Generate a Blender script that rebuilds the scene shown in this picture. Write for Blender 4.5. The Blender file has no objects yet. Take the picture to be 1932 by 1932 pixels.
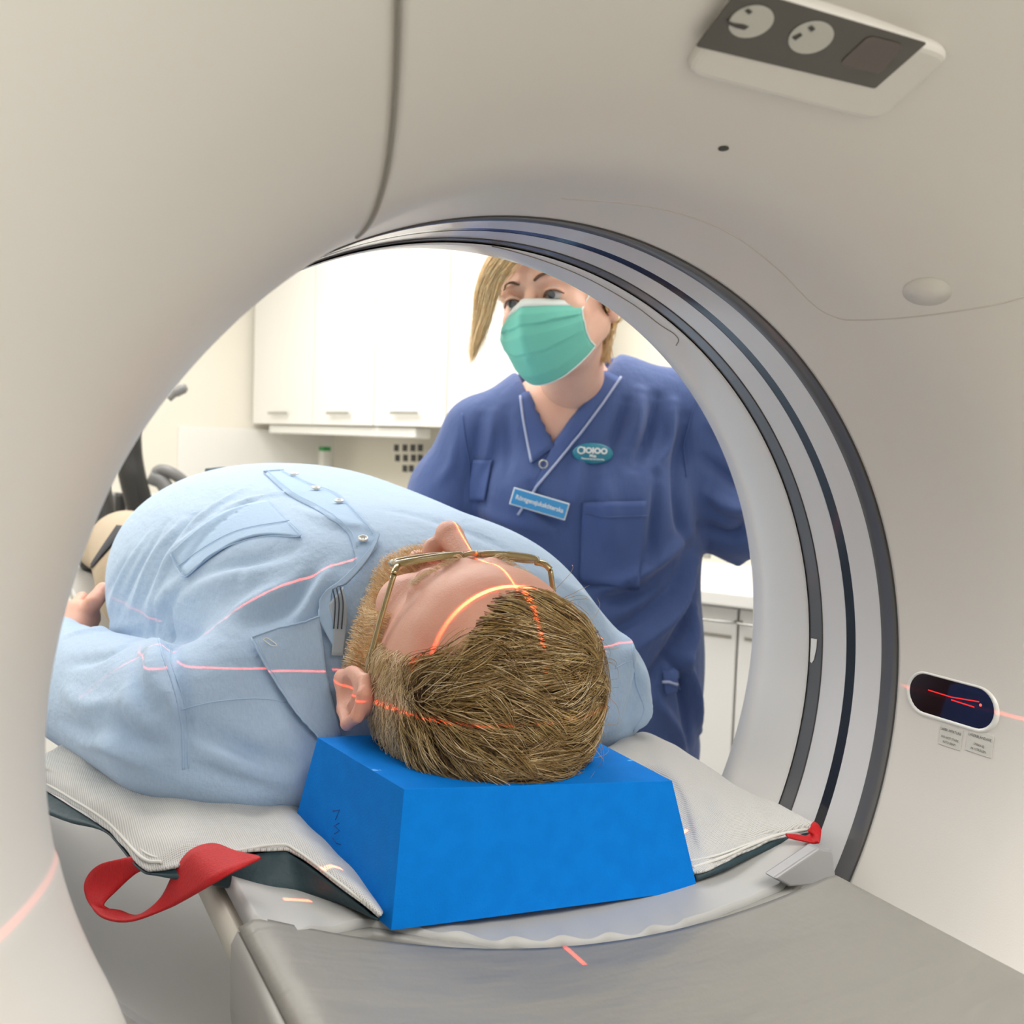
import bpy, bmesh, math, random
import numpy as np
from mathutils import Vector, Matrix
from mathutils.bvhtree import BVHTree

# ------------------------------------------------------------------ camera
# World frame: +Y runs along the scanner bore (head end towards the feet), Z up,
# the bore axis is the line x=0, z=0; the floor lies at z=FLOOR.
S = bpy.context.scene
COL = S.collection
FLOOR = -1.08
CX = Vector((.889, -.4565, .0351)).normalized()
CB = Vector((-.4578, -.8864, .0682)).normalized()
CU = CB.cross(CX).normalized()
CX = CU.cross(CB).normalized()
CAM = Vector((-.3503, -.6223, .1961))
FPX = 1950.0
cam_d = bpy.data.cameras.new('camera')
cam_o = bpy.data.objects.new('camera', cam_d)
COL.objects.link(cam_o)
cam_o.matrix_world = Matrix((
    (CX.x, CU.x, CB.x, CAM.x), (CX.y, CU.y, CB.y, CAM.y), (CX.z, CU.z, CB.z, CAM.z), (0, 0, 0, 1)))
cam_d.sensor_width = 36
cam_d.sensor_fit = 'HORIZONTAL'
cam_d.lens = 36 * FPX / 1932
cam_d.clip_start = .02
cam_d.dof.use_dof = True
cam_d.dof.focus_distance = .82
cam_d.dof.aperture_fstop = 11
S.camera = cam_o

# ------------------------------------------------------------------ world, lights, exposure
S.view_settings.view_transform = 'Standard'
S.view_settings.look = 'None'
S.view_settings.gamma = 1
S.view_settings.exposure = 0.0
S.view_settings.use_curve_mapping = False
wd = bpy.data.worlds.new('world')
S.world = wd
wd.use_nodes = True
wd.node_tree.nodes['Background'].inputs[0].default_value = (1, .98, .95, 1)
wd.node_tree.nodes['Background'].inputs[1].default_value = .5


def area(name, loc, target, sx, sy, power, color=(1, .975, .945)):
    d = bpy.data.lights.new(name, 'AREA')
    d.shape = 'RECTANGLE'; d.size = sx; d.size_y = sy; d.energy = power; d.color = color
    o = bpy.data.objects.new(name, d); COL.objects.link(o)
    o.location = loc
    o.rotation_euler = (Vector(target) - Vector(loc)).to_track_quat('-Z', 'Y').to_euler()
    return o


area('ceiling_or_fill_lamp', (.1, -1.35, 1.34), (.1, -1.35, 0), 1.6, 1.2, 42)
area('ceiling_or_fill_lamp', (.2, 1.25, 1.34), (.2, 1.25, 0), 1.3, .9, 20)
area('ceiling_or_fill_lamp', (-.9, 2.6, 1.34), (-.6, 2.6, 0), 1.3, 1.0, 38)
area('ceiling_or_fill_lamp', (.35, 2.9, 1.34), (.5, 2.9, 0), 1.0, 1.0, 30)
area('ceiling_or_fill_lamp', (-1.3, 1.35, 1.34), (-1.3, 1.35, 0), .9, .9, 9)  # unseen fill added to brighten the shaded apron below the table
area('ceiling_or_fill_lamp', (1.25, .75, 1.34), (1.25, .75, 0), .7, .9, 17)  # unseen fill added to brighten the base cabinets behind the rim
area('ceiling_or_fill_lamp', (-1.25, -.6, 1.34), (-1.25, -.6, 0), .9, 1.4, 26)


def laser(name, loc, normal, power, eps, aim, lim, color=(1, .07, .025)):
    """positioning laser: a point source that throws one thin fan of light"""
    d = bpy.data.lights.new(name, 'POINT')
    d.energy = power; d.color = color; d.shadow_soft_size = .0006
    d.use_nodes = True
    nt = d.node_tree; N = nt.nodes; Lk = nt.links
    em = next(n for n in N if n.type == 'EMISSION')
    g = N.new('ShaderNodeNewGeometry')
    dt = N.new('ShaderNodeVectorMath'); dt.operation = 'DOT_PRODUCT'
    dt.inputs[1].default_value = Vector(normal).normalized()
    Lk.new(g.outputs['Incoming'], dt.inputs[0])
    ab = N.new('ShaderNodeMath'); ab.operation = 'ABSOLUTE'; Lk.new(dt.outputs['Value'], ab.inputs[0])
    lt = N.new('ShaderNodeMath'); lt.operation = 'LESS_THAN'; lt.inputs[1].default_value = eps
    Lk.new(ab.outputs[0], lt.inputs[0])
    d2 = N.new('ShaderNodeVectorMath'); d2.operation = 'DOT_PRODUCT'
    d2.inputs[1].default_value = Vector(aim).normalized()
    Lk.new(g.outputs['Incoming'], d2.inputs[0])
    gt = N.new('ShaderNodeMath'); gt.operation = 'GREATER_THAN'; gt.inputs[1].default_value = lim
    Lk.new(d2.outputs['Value'], gt.inputs[0])
    m = N.new('ShaderNodeMath'); m.operation = 'MULTIPLY'
    Lk.new(lt.outputs[0], m.inputs[0]); Lk.new(gt.outputs[0], m.inputs[1])
    Lk.new(m.outputs[0], em.inputs['Strength'])
    o = bpy.data.objects.new(name, d); COL.objects.link(o); o.location = loc
    return o


laser('sagittal_laser', (0, .047, .325), (1, 0, 0), 55, .0034, (0, .22, -1), .895)
laser('axial_laser', (0, .047, .325), (0, 1, 0), 105, .0042, (0, 0, -1), .935)
p1, p3, src = Vector((-.215, .285, .026)), Vector((-.090, .275, .060)), Vector((0, .047, .325))
laser('oblique_laser', src, (p1 - src).cross(p3 - src), 20, .0030, ((p1 + p3) / 2 - src), .972)
laser('coronal_laser', (.338, .02, .001), (0, 0, 1), 9, .0026, (-1, .3, 0), .45)
laser('coronal_laser', (-.335, -.01, .001), (0, 0, 1), 12, .0022, (1, .2, 0), .3)


# ------------------------------------------------------------------ helpers
def ray(px, py):
    return (CX * ((px - 966) / FPX) - CU * ((py - 966) / FPX) - CB)


def at(px, py, x=None, y=None, z=None, d=None):
    """the point seen at photo pixel (px, py) on a plane x=, y= or z=, or at depth d"""
    r = ray(px, py)
    if d is not None: t = d
    elif x is not None: t = (x - CAM.x) / r.x
    elif y is not None: t = (y - CAM.y) / r.y
    else: t = (z - CAM.z) / r.z
    return CAM + r * t


def tag(o, label=None, cat=None, group=None, kind=None):
    if label: o['label'] = label
    if cat: o['category'] = cat
    if group: o['group'] = group
    if kind: o['kind'] = kind
    return o


def empty(name, loc=(0, 0, 0)):
    o = bpy.data.objects.new(name, None); COL.objects.link(o); o.location = loc
    o.empty_display_size = .05
    return o


def setparent(o, par):
    if par is not None:
        o.parent = par
        m = Matrix.Identity(4); q = par
        M = par.matrix_basis.copy()
        while q.parent is not None:
            M = q.parent.matrix_basis @ q.matrix_parent_inverse @ M if False else M
            q = q.parent
        # every parent here is unrotated; offset = sum of locations
        t = Vector(); q = par
        while q is not None:
            t += q.location; q = q.parent
        o.matrix_parent_inverse = Matrix.Identity(4)
        o.location = o.location - t
    return o


def mobj(name, verts, faces, mat, par=None, smooth=True, thick=0, bevel=0, subsurf=0, off=-1, bang=.6):
    me = bpy.data.meshes.new(name)
    verts = [tuple(v) for v in verts]
    me.from_pydata(verts, [], [tuple(int(i) for i in f) for f in faces])
    me.materials.append(mat)
    if smooth: me.polygons.foreach_set('use_smooth', [True] * len(me.polygons))
    me.update()
    o = bpy.data.objects.new(name, me); COL.objects.link(o)
    if thick:
        s = o.modifiers.new('s', 'SOLIDIFY'); s.thickness = thick; s.offset = off
    if bevel:
        b = o.modifiers.new('b', 'BEVEL'); b.width = bevel; b.segments = 3; b.limit_method = 'ANGLE'; b.angle_limit = bang
    if subsurf:
        s = o.modifiers.new('u', 'SUBSURF'); s.levels = subsurf; s.render_levels = subsurf
    setparent(o, par)
    return o


def fastmesh(name, V, Q, mat, par=None, mats=None, midx=None):
    me = bpy.data.meshes.new(name)
    V = np.asarray(V, np.float32); Q = np.asarray(Q, np.int32)
    k = Q.shape[1]
    me.vertices.add(len(V)); me.vertices.foreach_set('co', V.ravel())
    me.loops.add(Q.size); me.loops.foreach_set('vertex_index', Q.ravel())
    me.polygons.add(len(Q)); me.polygons.foreach_set('loop_start', np.arange(len(Q), dtype=np.int32) * k)
    me.polygons.foreach_set('use_smooth', np.ones(len(Q), bool))
    for m in (mats or [mat]): me.materials.append(m)
    if midx is not None: me.polygons.foreach_set('material_index', np.asarray(midx, np.int32))
    me.update(calc_edges=True); me.validate()
    o = bpy.data.objects.new(name, me); COL.objects.link(o)
    setparent(o, par)
    return o


def cat_curve(pts, n):
    P = [Vector(p) for p in pts]
    P = [P[0] * 2 - P[1]] + P + [P[-1] * 2 - P[-2]]
    out = []
    m = len(P) - 3
    for i in range(n + 1):
        t = i / n * m; k = min(int(t), m - 1); t -= k
        a, b, c, d = P[k:k + 4]
        out.append(.5 * ((2 * b) + (c - a) * t + (2 * a - 5 * b + 4 * c - d) * t * t + (3 * b - a - 3 * c + d) * t ** 3))
    return out


def tube_data(pts, r, seg=8, closed=False, flat=1.0, up=None):
    n = len(pts); V = []; F = []
    prev = None
    for i, p in enumerate(pts):
        a = pts[i - 1] if (i or closed) else p
        b = pts[(i + 1) % n] if (i < n - 1 or closed) else p
        t = (Vector(b) - Vector(a)).normalized()
        if prev is None:
            prev = up or (Vector((0, 0, 1)) if abs(t.z) < .9 else Vector((1, 0, 0)))
        nrm = (prev - t * prev.dot(t)).normalized(); prev = nrm
        bn = t.cross(nrm)
        rr = r[i] if isinstance(r, (list, tuple)) else r
        for k in range(seg):
            q = 2 * math.pi * k / seg
            V.append(Vector(p) + nrm * math.cos(q) * rr * flat + bn * math.sin(q) * rr)
    for i in range(n if closed else n - 1):
        j = (i + 1) % n
        for k in range(seg):
            l = (k + 1) % seg
            F.append((i * seg + k, i * seg + l, j * seg + l, j * seg + k))
    if not closed:
        F.append(tuple(range(seg))[::-1]); F.append(tuple((n - 1) * seg + k for k in range(seg)))
    return V, F


def tube(name, pts, r, mat, par=None, seg=8, closed=False, smoothn=0, flat=1.0, up=None):
    if smoothn: pts = cat_curve(pts, smoothn)
    V, F = tube_data(pts, r, seg, closed, flat, up)
    return mobj(name, V, F, mat, par)


def join_data(parts):
    V = []; F = []
    for v, f in parts:
        b = len(V); V += list(v); F += [tuple(i + b for i in q) for q in f]
    return V, F


def box_data(c, s, M=None):
    c = Vector(c); V = []
    for x in (-1, 1):
        for y in (-1, 1):
            for z in (-1, 1):
                v = Vector((x * s[0] / 2, y * s[1] / 2, z * s[2] / 2))
                V.append(c + (M @ v if M else v))
    F = [(0, 1, 3, 2), (4, 6, 7, 5), (0, 4, 5, 1), (2, 3, 7, 6), (0, 2, 6, 4), (1, 5, 7, 3)]
    return V, F


def box(name, c, s, mat, par=None, M=None, bevel=.002):
    V, F = box_data(c, s, M)
    return mobj(name, V, F, mat, par, smooth=False, bevel=bevel)


def hexa(name, corners, mat, par=None, bevel=.004, cuts=0):
    """corners: bottom 4 ccw then top 4 ccw"""
    F = [(3, 2, 1, 0), (4, 5, 6, 7), (0, 1, 5, 4), (1, 2, 6, 5), (2, 3, 7, 6), (3, 0, 4, 7)]
    o = mobj(name, corners, F, mat, par, smooth=False, bevel=bevel)
    return o


def grid_data(rows, nu, nv):
    """Catmull-Rom surface through a control net; rows = list of lists of points"""
    R = [cat_curve(r, nu) for r in rows]
    C = [cat_curve([R[i][j] for i in range(len(R))], nv) for j in range(nu + 1)]
    V = [C[j][i] for i in range(nv + 1) for j in range(nu + 1)]
    F = [(i * (nu + 1) + j, i * (nu + 1) + j + 1, (i + 1) * (nu + 1) + j + 1, (i + 1) * (nu + 1) + j)
         for i in range(nv) for j in range(nu)]
    return V, F


def bvh_of(*objs):
    V = []; F = []
    dg = bpy.context.evaluated_depsgraph_get(); dg.update()
    for o in objs:
        b = len(V)
        t = Vector(); q = o
        while q is not None:
            t += q.location; q = q.parent
        e = o.evaluated_get(dg).to_mesh()
        V += [v.co + t for v in e.vertices]
        F += [tuple(i + b for i in p.vertices) for p in e.polygons]
        o.evaluated_get(dg).to_mesh_clear()
    return BVHTree.FromPolygons(V, F)


def hit(bvh, px, py, off=.001, fall=None):
    r = ray(px, py).normalized()
    loc, nrm, i, d = bvh.ray_cast(CAM, r)
    if loc is None:
        return fall if fall is not None else None
    if nrm.dot(r) > 0: nrm = -nrm
    return loc + nrm * off


def dense(px, step=6):
    out = []
    for a, b in zip(px, px[1:]):
        n = max(1, int(math.hypot(b[0] - a[0], b[1] - a[1]) / step))
        out += [(a[0] + (b[0] - a[0]) * i / n, a[1] + (b[1] - a[1]) * i / n) for i in range(n)]
    return out + [px[-1]]


def pxcurve(px, step=8):
    P = cat_curve([(a, b, 0) for a, b in px], max(4, int(sum(math.hypot(b[0] - a[0], b[1] - a[1]) for a, b in zip(px, px[1:])) / step)))
    return [(p.x, p.y) for p in P]


def seam(name, bvh, px, r, mat, par=None, off=.0, step=8, flat=1.0, curve=True):
    pts = [hit(bvh, *p, off=off) for p in (pxcurve(px, step) if curve else dense(px, step))]
    pts = [p for p in pts if p is not None]
    if len(pts) < 2:
        print('SEAM MISS', name, px[0]); return None
    runs = [[pts[0]]]
    for p in pts[1:]:
        if (p - runs[-1][-1]).length < .045: runs[-1].append(p)
        else: runs.append([p])
    keep = max(runs, key=len)
    if len(keep) < 2: return None
    return tube(name, keep, r, mat, par, seg=6, flat=flat)


def patch(name, bvh, c4, mat, par=None, nu=16, nv=16, off=.002, thick=.002, sag=None):
    """cloth piece sewn onto a surface: its four corners in the photo, projected onto the surface"""
    V = []; last = None
    for j in range(nv + 1):
        v = j / nv
        for i in range(nu + 1):
            u = i / nu
            x = (c4[0][0] * (1 - u) + c4[1][0] * u) * (1 - v) + (c4[3][0] * (1 - u) + c4[2][0] * u) * v
            y = (c4[0][1] * (1 - u) + c4[1][1] * u) * (1 - v) + (c4[3][1] * (1 - u) + c4[2][1] * u) * v
            if sag: dx, dy = sag(u, v); x += dx; y += dy
            p = hit(bvh, x, y, off=off) or last
            if p is None: p = at(x, y, d=.9)
            last = p; V.append(p)
    F = [(j * (nu + 1) + i, j * (nu + 1) + i + 1, (j + 1) * (nu + 1) + i + 1, (j + 1) * (nu + 1) + i)
         for j in range(nv) for i in range(nu)]
    return mobj(name, V, F, mat, par, thick=thick, off=0)


# ------------------------------------------------------------------ materials
def mat(name, col, rough=.5, metal=0, spec=.5, bump=None, coat=0, sss=0, sssr=(1, .35, .2), var=None, emit=None, estr=0,
        alpha=1, trans=0, sheen=0):
    m = bpy.data.materials.new(name); m.use_nodes = True
    nt = m.node_tree; b = nt.nodes['Principled BSDF']
    b.inputs['Base Color'].default_value = (*col, 1)
    b.inputs['Roughness'].default_value = rough
    b.inputs['Metallic'].default_value = metal
    b.inputs['Specular IOR Level'].default_value = spec
    b.inputs['Coat Weight'].default_value = coat
    b.inputs['Coat Roughness'].default_value = .06
    b.inputs['Alpha'].default_value = alpha
    b.inputs['Transmission Weight'].default_value = trans
    b.inputs['Sheen Weight'].default_value = sheen
    if sss:
        b.inputs['Subsurface Weight'].default_value = sss
        b.inputs['Subsurface Radius'].default_value = sssr
        b.inputs['Subsurface Scale'].default_value = .006
    if emit:
        b.inputs['Emission Color'].default_value = (*emit, 1); b.inputs['Emission Strength'].default_value = estr
    tc = nt.nodes.new('ShaderNodeTexCoord')
    if bump:
        last = None
        for sc, st, kind in bump:
            mp = nt.nodes.new('ShaderNodeMapping'); nt.links.new(tc.outputs['Object'], mp.inputs['Vector'])
            if isinstance(sc, tuple): mp.inputs['Scale'].default_value = sc
            else: mp.inputs['Scale'].default_value = (sc, sc, sc)
            if kind == 'noise':
                t = nt.nodes.new('ShaderNodeTexNoise'); t.inputs['Scale'].default_value = 1; t.inputs['Detail'].default_value = 4
                out = t.outputs[0]
            elif kind == 'vor':
                t = nt.nodes.new('ShaderNodeTexVoronoi'); t.inputs['Scale'].default_value = 1; out = t.outputs[0]
            nt.links.new(mp.outputs[0], t.inputs['Vector'])
            bp = nt.nodes.new('ShaderNodeBump'); bp.inputs['Strength'].default_value = 1; bp.inputs['Distance'].default_value = st
            nt.links.new(out, bp.inputs['Height'])
            if last: nt.links.new(last.outputs[0], bp.inputs['Normal'])
            last = bp
        nt.links.new(last.outputs[0], b.inputs['Normal'])
    if var:
        c2, sc, lo, hi = var
        mp = nt.nodes.new('ShaderNodeMapping'); nt.links.new(tc.outputs['Object'], mp.inputs['Vector'])
        mp.inputs['Scale'].default_value = sc if isinstance(sc, tuple) else (sc, sc, sc)
        t = nt.nodes.new('ShaderNodeTexNoise'); t.inputs['Scale'].default_value = 1; t.inputs['Detail'].default_value = 5
        nt.links.new(mp.outputs[0], t.inputs['Vector'])
        r = nt.nodes.new('ShaderNodeMapRange'); r.inputs[1].default_value = lo; r.inputs[2].default_value = hi
        nt.links.new(t.outputs[0], r.inputs[0])
        mx = nt.nodes.new('ShaderNodeMix'); mx.data_type = 'RGBA'
        mx.inputs['A'].default_value = (*col, 1); mx.inputs['B'].default_value = (*c2, 1)
        nt.links.new(r.outputs[0], mx.inputs['Factor']); nt.links.new(mx.outputs['Result'], b.inputs['Base Color'])
    return m


def srgb(r, g, b):
    f = lambda c: (c / 255 / 12.92) if c / 255 <= .04045 else ((c / 255 + .055) / 1.055) ** 2.4
    return (f(r), f(g), f(b))


M_gantry = mat('gantry_plastic', (.745, .72, .675), .38, bump=[(900, .00006, 'noise')])
M_gantry2 = mat('gantry_liner_plastic', (.72, .71, .69), .3, coat=.2)
M_apron = mat('apron_plastic', (.87, .87, .885), .35)
M_film = mat('bore_film', (.70, .70, .71), .22, coat=.35)
M_band = mat('grey_band', (.12, .12, .125), .2, coat=.35, bump=[((60, 3, 60), .00006, 'noise')])
M_black = mat('black_band', (.012, .013, .02), .1, coat=.3)
M_groove = mat('groove', (.30, .285, .25), .6)
M_groove2 = mat('groove_light', (.60, .57, .52), .6)
M_line = mat('dark_line', (.06, .06, .055), .5)
M_display = mat('display_glass', (.06, .055, .045), .25, coat=.3)
M_displayL = mat('display_screen', (.11, .09, .08), .3)
M_icon = mat('icon_print', (.55, .55, .50), .5)
M_icond = mat('icon_ink', (.06, .055, .05), .5)
M_whiteplastic = mat('white_plastic', (.82, .82, .79), .3, coat=.3)
M_laserglass = mat('laser_window_glass', (.02, .008, .006), .04, coat=1)
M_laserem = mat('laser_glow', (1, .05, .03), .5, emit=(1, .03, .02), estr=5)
M_laserem2 = mat('painted_reflection_glow', (.4, .01, .01), .5, emit=(1, .02, .02), estr=.7)
M_sticker = mat('sticker', (.66, .65, .60), .5)
M_print = mat('print_grey', (.06, .058, .055), .6)
M_wall = mat('wall_paint', (.88, .84, .74), .7, bump=[(400, .0002, 'noise')])
M_ceil = mat('ceiling_paint', (.88, .88, .86), .8)
M_floor = mat('floor_vinyl', (.55, .56, .56), .35, var=((.48, .49, .5), 9, .4, .6))
M_cab = mat('cabinet_lacquer', (.9, .89, .85), .35)
M_carc = mat('cabinet_carcass', (.55, .53, .46), .7)
M_gap = mat('cabinet_gap', (.35, .33, .28), .8)
M_steel = mat('brushed_steel', (.5, .5, .48), .35, metal=.9)
M_mattress = mat('mattress_vinyl', (.50, .50, .485), .5, bump=[((14, 30, 10), .0012, 'noise')])
M_cushion = mat('cushion_vinyl', (.275, .265, .24), .45, bump=[((5, 14, 5), .009, 'noise'), ((60, 40, 60), .0006, 'noise')])
M_cushside = mat('cushion_side_vinyl', (.36, .355, .33), .4, bump=[((12, 12, 12), .002, 'noise')])
M_cradle = mat('cradle_shell', (.74, .71, .62), .35)
M_greyplastic = mat('grey_plastic', (.33, .33, .34), .3)
M_blue = mat('blue_foam', srgb(0, 128, 226), .75, var=(srgb(0, 122, 218), 60, .35, .7), bump=[(700, .0002, 'noise'), (60, .0004, 'noise')], spec=.15)
M_groovblue = mat('blue_foam_mark', srgb(0, 70, 150), .8)
M_teal = mat('teal_backing', srgb(38, 62, 70), .6, bump=[(60, .002, 'noise')])
M_red = mat('red_webbing', srgb(196, 0, 12), .6, bump=[((900, 900, 60), .0005, 'noise')], var=(srgb(186, 0, 10), (500, 500, 500), .4, .6))
M_thread = mat('sheet_thread', (.74, .73, .69), .8)


def weave(name, c1, c2, scale, b=.0004, c3=None):
    m = mat(name, c1, .8)
    nt = m.node_tree; bs = nt.nodes['Principled BSDF']
    tc = nt.nodes.new('ShaderNodeTexCoord')
    w = []
    for dr in ('X', 'Y'):
        t = nt.nodes.new('ShaderNodeTexWave'); t.bands_direction = dr; t.inputs['Scale'].default_value = scale
        t.inputs['Distortion'].default_value = .25; t.inputs['Detail Scale'].default_value = 30
        nt.links.new(tc.outputs['Object'], t.inputs['Vector']); w.append(t)
    mu = nt.nodes.new('ShaderNodeMath'); mu.operation = 'MULTIPLY'
    nt.links.new(w[0].outputs['Fac'], mu.inputs[0]); nt.links.new(w[1].outputs['Fac'], mu.inputs[1])
    mx = nt.nodes.new('ShaderNodeMix'); mx.data_type = 'RGBA'
    mx.inputs['A'].default_value = (*c1, 1); mx.inputs['B'].default_value = (*c2, 1)
    nt.links.new(mu.outputs[0], mx.inputs['Factor']); nt.links.new(mx.outputs['Result'], bs.inputs['Base Color'])
    bp = nt.nodes.new('ShaderNodeBump'); bp.inputs['Distance'].default_value = b; bp.invert = True
    nt.links.new(mu.outputs[0], bp.inputs['Height'])
    n2 = nt.nodes.new('ShaderNodeTexNoise'); n2.inputs['Scale'].default_value = 28; n2.inputs['Detail'].default_value = 3
    nt.links.new(tc.outputs['Object'], n2.inputs['Vector'])
    b2 = nt.nodes.new('ShaderNodeBump'); b2.inputs['Distance'].default_value = .004; b2.inputs['Strength'].default_value = .5
    nt.links.new(n2.outputs[0], b2.inputs['Height']); nt.links.new(bp.outputs[0], b2.inputs['Normal'])
    nt.links.new(b2.outputs[0], bs.inputs['Normal'])
    return m


M_sheet = weave('mesh_fabric', (.72, .715, .69), (.40, .40, .39), 230)
M_shirt = mat('chambray_cotton', srgb(170, 196, 224), .85, var=(srgb(177, 201, 227), (900, 200, 200), .35, .65), bump=[((34, 12, 34), .004, 'noise'), (90, .0012, 'noise'), (1500, .00015, 'noise')], sheen=.2)
M_shirt2 = mat('chambray_edge', srgb(172, 198, 226), .85, bump=[(180, .0006, 'noise')])
M_stitch = mat('shirt_stitch', srgb(176, 202, 229), .9)
M_inner = mat('inner_collar', (.40, .45, .50), .9)
M_stripe = mat('collar_stripe', (.05, .06, .08), .9)
M_button = mat('shirt_button', (.80, .80, .76), .25, coat=.5)
M_trouser = mat('beige_trousers', srgb(176, 160, 138), .9, bump=[(40, .002, 'noise')])
M_pocket = mat('dark_pocket', srgb(38, 40, 50), .9)
M_skin = mat('skin', srgb(226, 172, 150), .48, sss=.25, var=(srgb(216, 152, 130), 22, .4, .7), bump=[(700, .00025, 'noise'), ((60, 160, 60), .0005, 'noise')])
M_skin2 = mat('skin_fair', srgb(232, 190, 168), .5, sss=.25, var=(srgb(226, 176, 154), 18, .4, .7))
M_scrub = mat('scrub_cotton', srgb(70, 91, 143), .85, bump=[((35, 35, 7), .004, 'noise'), (900, .0002, 'noise')], sheen=.15)
M_scrub2 = mat('scrub_band', srgb(73, 94, 148), .85, bump=[(60, .0008, 'noise')])
M_pipe = mat('scrub_piping', srgb(170, 182, 214), .8)
M_mask = mat('mask_green', srgb(112, 196, 180), .8, bump=[(900, .0001, 'noise')], sss=.1)
M_maskw = mat('mask_white', srgb(228, 236, 234), .8)
M_badge = mat('badge_teal', srgb(20, 128, 152), .3, coat=.4)
M_badgeb = mat('badge_blue', srgb(52, 152, 214), .3, coat=.4)
M_badgew = mat('badge_white', (.85, .87, .88), .4)
M_brow = mat('eyebrow', srgb(104, 74, 56), .8)
M_eyew = mat('eye_white', (.55, .5, .48), .2, coat=1)
M_iris = mat('iris', srgb(60, 66, 72), .2, coat=1)
M_hairg = mat('hair_blond', srgb(252, 228, 180), .45, var=(srgb(240, 202, 144), 90, .35, .65))
M_hair = mat('hair_patient', srgb(164, 134, 84), .42, var=(srgb(206, 178, 122), 60, .45, .7))
M_hairs = mat('hair_patient_side', srgb(238, 212, 166), .45, var=(srgb(246, 226, 190), 50, .4, .6))
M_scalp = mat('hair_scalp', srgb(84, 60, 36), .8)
M_beard = mat('beard_ginger', srgb(240, 190, 122), .45, var=(srgb(246, 214, 164), 60, .4, .65))
M_frame = mat('glasses_acetate', srgb(176, 158, 106), .12, coat=1, trans=.35)
M_gold = mat('glasses_metal', (.62, .5, .28), .2, metal=1)
M_lens = mat('lens_glass', (1, 1, 1), .0, trans=1, alpha=.25, spec=.3)
M_rubber = mat('black_rubber', (.015, .015, .015), .45)
M_mgrey = mat('machine_grey', (.2, .2, .2), .4)
M_mlight = mat('machine_light', (.7, .7, .68), .4)
M_dark = mat('dark_print', (.05, .05, .05), .6)
M_paper = mat('paper', (.85, .85, .80), .7)
M_greencap = mat('green_cap', srgb(60, 160, 90), .5)
M_yellow = mat('yellow_print', srgb(232, 214, 96), .6)
M_bluep = mat('blue_print', srgb(120, 160, 226), .6)
M_redp = mat('red_plastic', srgb(200, 20, 24), .4)
M_shoe = mat('white_shoe', (.75, .75, .73), .5)

# ------------------------------------------------------------------ gantry
TH_K = [-180, -166, -150, -120, -90, -60, -30, 0, 60, 110, 124, 133, 141, 148, 157, 168, 177, 180]
RT_K = [.317, .299, .298, .30, .31, .325, .342, .347, .347, .347, .3465, .3455, .344, .342, .336, .329, .321, .317]
Y_K = [0, -.03, -.06, -.09, -.12, -.15, -.19, -.225, -.26, -.30, -.34, -.38, -.41, -.432, -.445, -.452, -.455]
W_K = [0, .12, .4, .8, 1, 1, 1, 1, 1, 1, 1, 1, 1, 1, 1, 1, 1]
G_K = [0, 0, 0, 0, .0005, .006, .022, .043, .067, .10, .145, .205, .27, .35, .45, .60, .85]


def smooth1(a, n=3):
    a = np.array(a, float)
    for _ in range(n):
        b = a.copy(); b[1:-1] = (a[:-2] + 2 * a[1:-1] + a[2:]) / 4; a = b
    return a


TT = np.linspace(-180, 180, 361)
RTT = np.interp(TT, TH_K, RT_K)
for _ in range(8): RTT = (np.roll(RTT, 1) + 2 * RTT + np.roll(RTT, -1)) / 4


def front_pts(thetas, n=110):
    s = np.linspace(0, len(Y_K) - 1, n); k = np.arange(len(Y_K))
    y = smooth1(np.interp(s, k, Y_K), 12); w = smooth1(np.interp(s, k, W_K), 6); g = smooth1(np.interp(s, k, G_K), 12)
    P = np.zeros((n, len(thetas), 3))
    for j, th in enumerate(thetas):
        rt = np.interp(th if th <= 180 else th - 360, TT, RTT)
        R = .347 * (1 - w) + rt * w + g
        a = math.radians(th)
        P[:, j] = np.c_[R * math.cos(a), y, R * math.sin(a)]
    return P


def sheet_faces(n, m, closed=False):
    F = []
    for i in range(n - 1):
        for j in range(m if closed else m - 1):
            j2 = (j + 1) % m
            F.append((i * m + j, i * m + j2, (i + 1) * m + j2, (i + 1) * m + j))
    return F


def ring_data(prof, seg=240, a0=0, a1=360):
    closed = (a1 - a0) >= 360
    m = seg if closed else seg + 1
    V = []
    for (y, r) in prof:
        for j in range(m):
            a = math.radians(a0 + (a1 - a0) * j / seg)
            V.append((r * math.cos(a), y, r * math.sin(a)))
    return V, sheet_faces(len(prof), m, closed)


gan = empty('scanner_gantry', (0, .1, FLOOR))
tag(gan, 'large cream ring-shaped body scanner with a round bore around the lying patient', 'scanner')
SEAM = 121.5
P = front_pts(np.linspace(SEAM + .15, SEAM + 150, 200))
left_cover = mobj('front_cover', P.reshape(-1, 3), sheet_faces(P.shape[0], P.shape[1]), M_gantry, gan, thick=.004)
P = front_pts(np.linspace(SEAM + 150 - 360, SEAM - .15, 300))
right_cover = mobj('front_cover', P.reshape(-1, 3), sheet_faces(P.shape[0], P.shape[1]), M_gantry, gan, thick=.004)
left_cover.modifiers[0].offset = right_cover.modifiers[0].offset = 1
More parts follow.
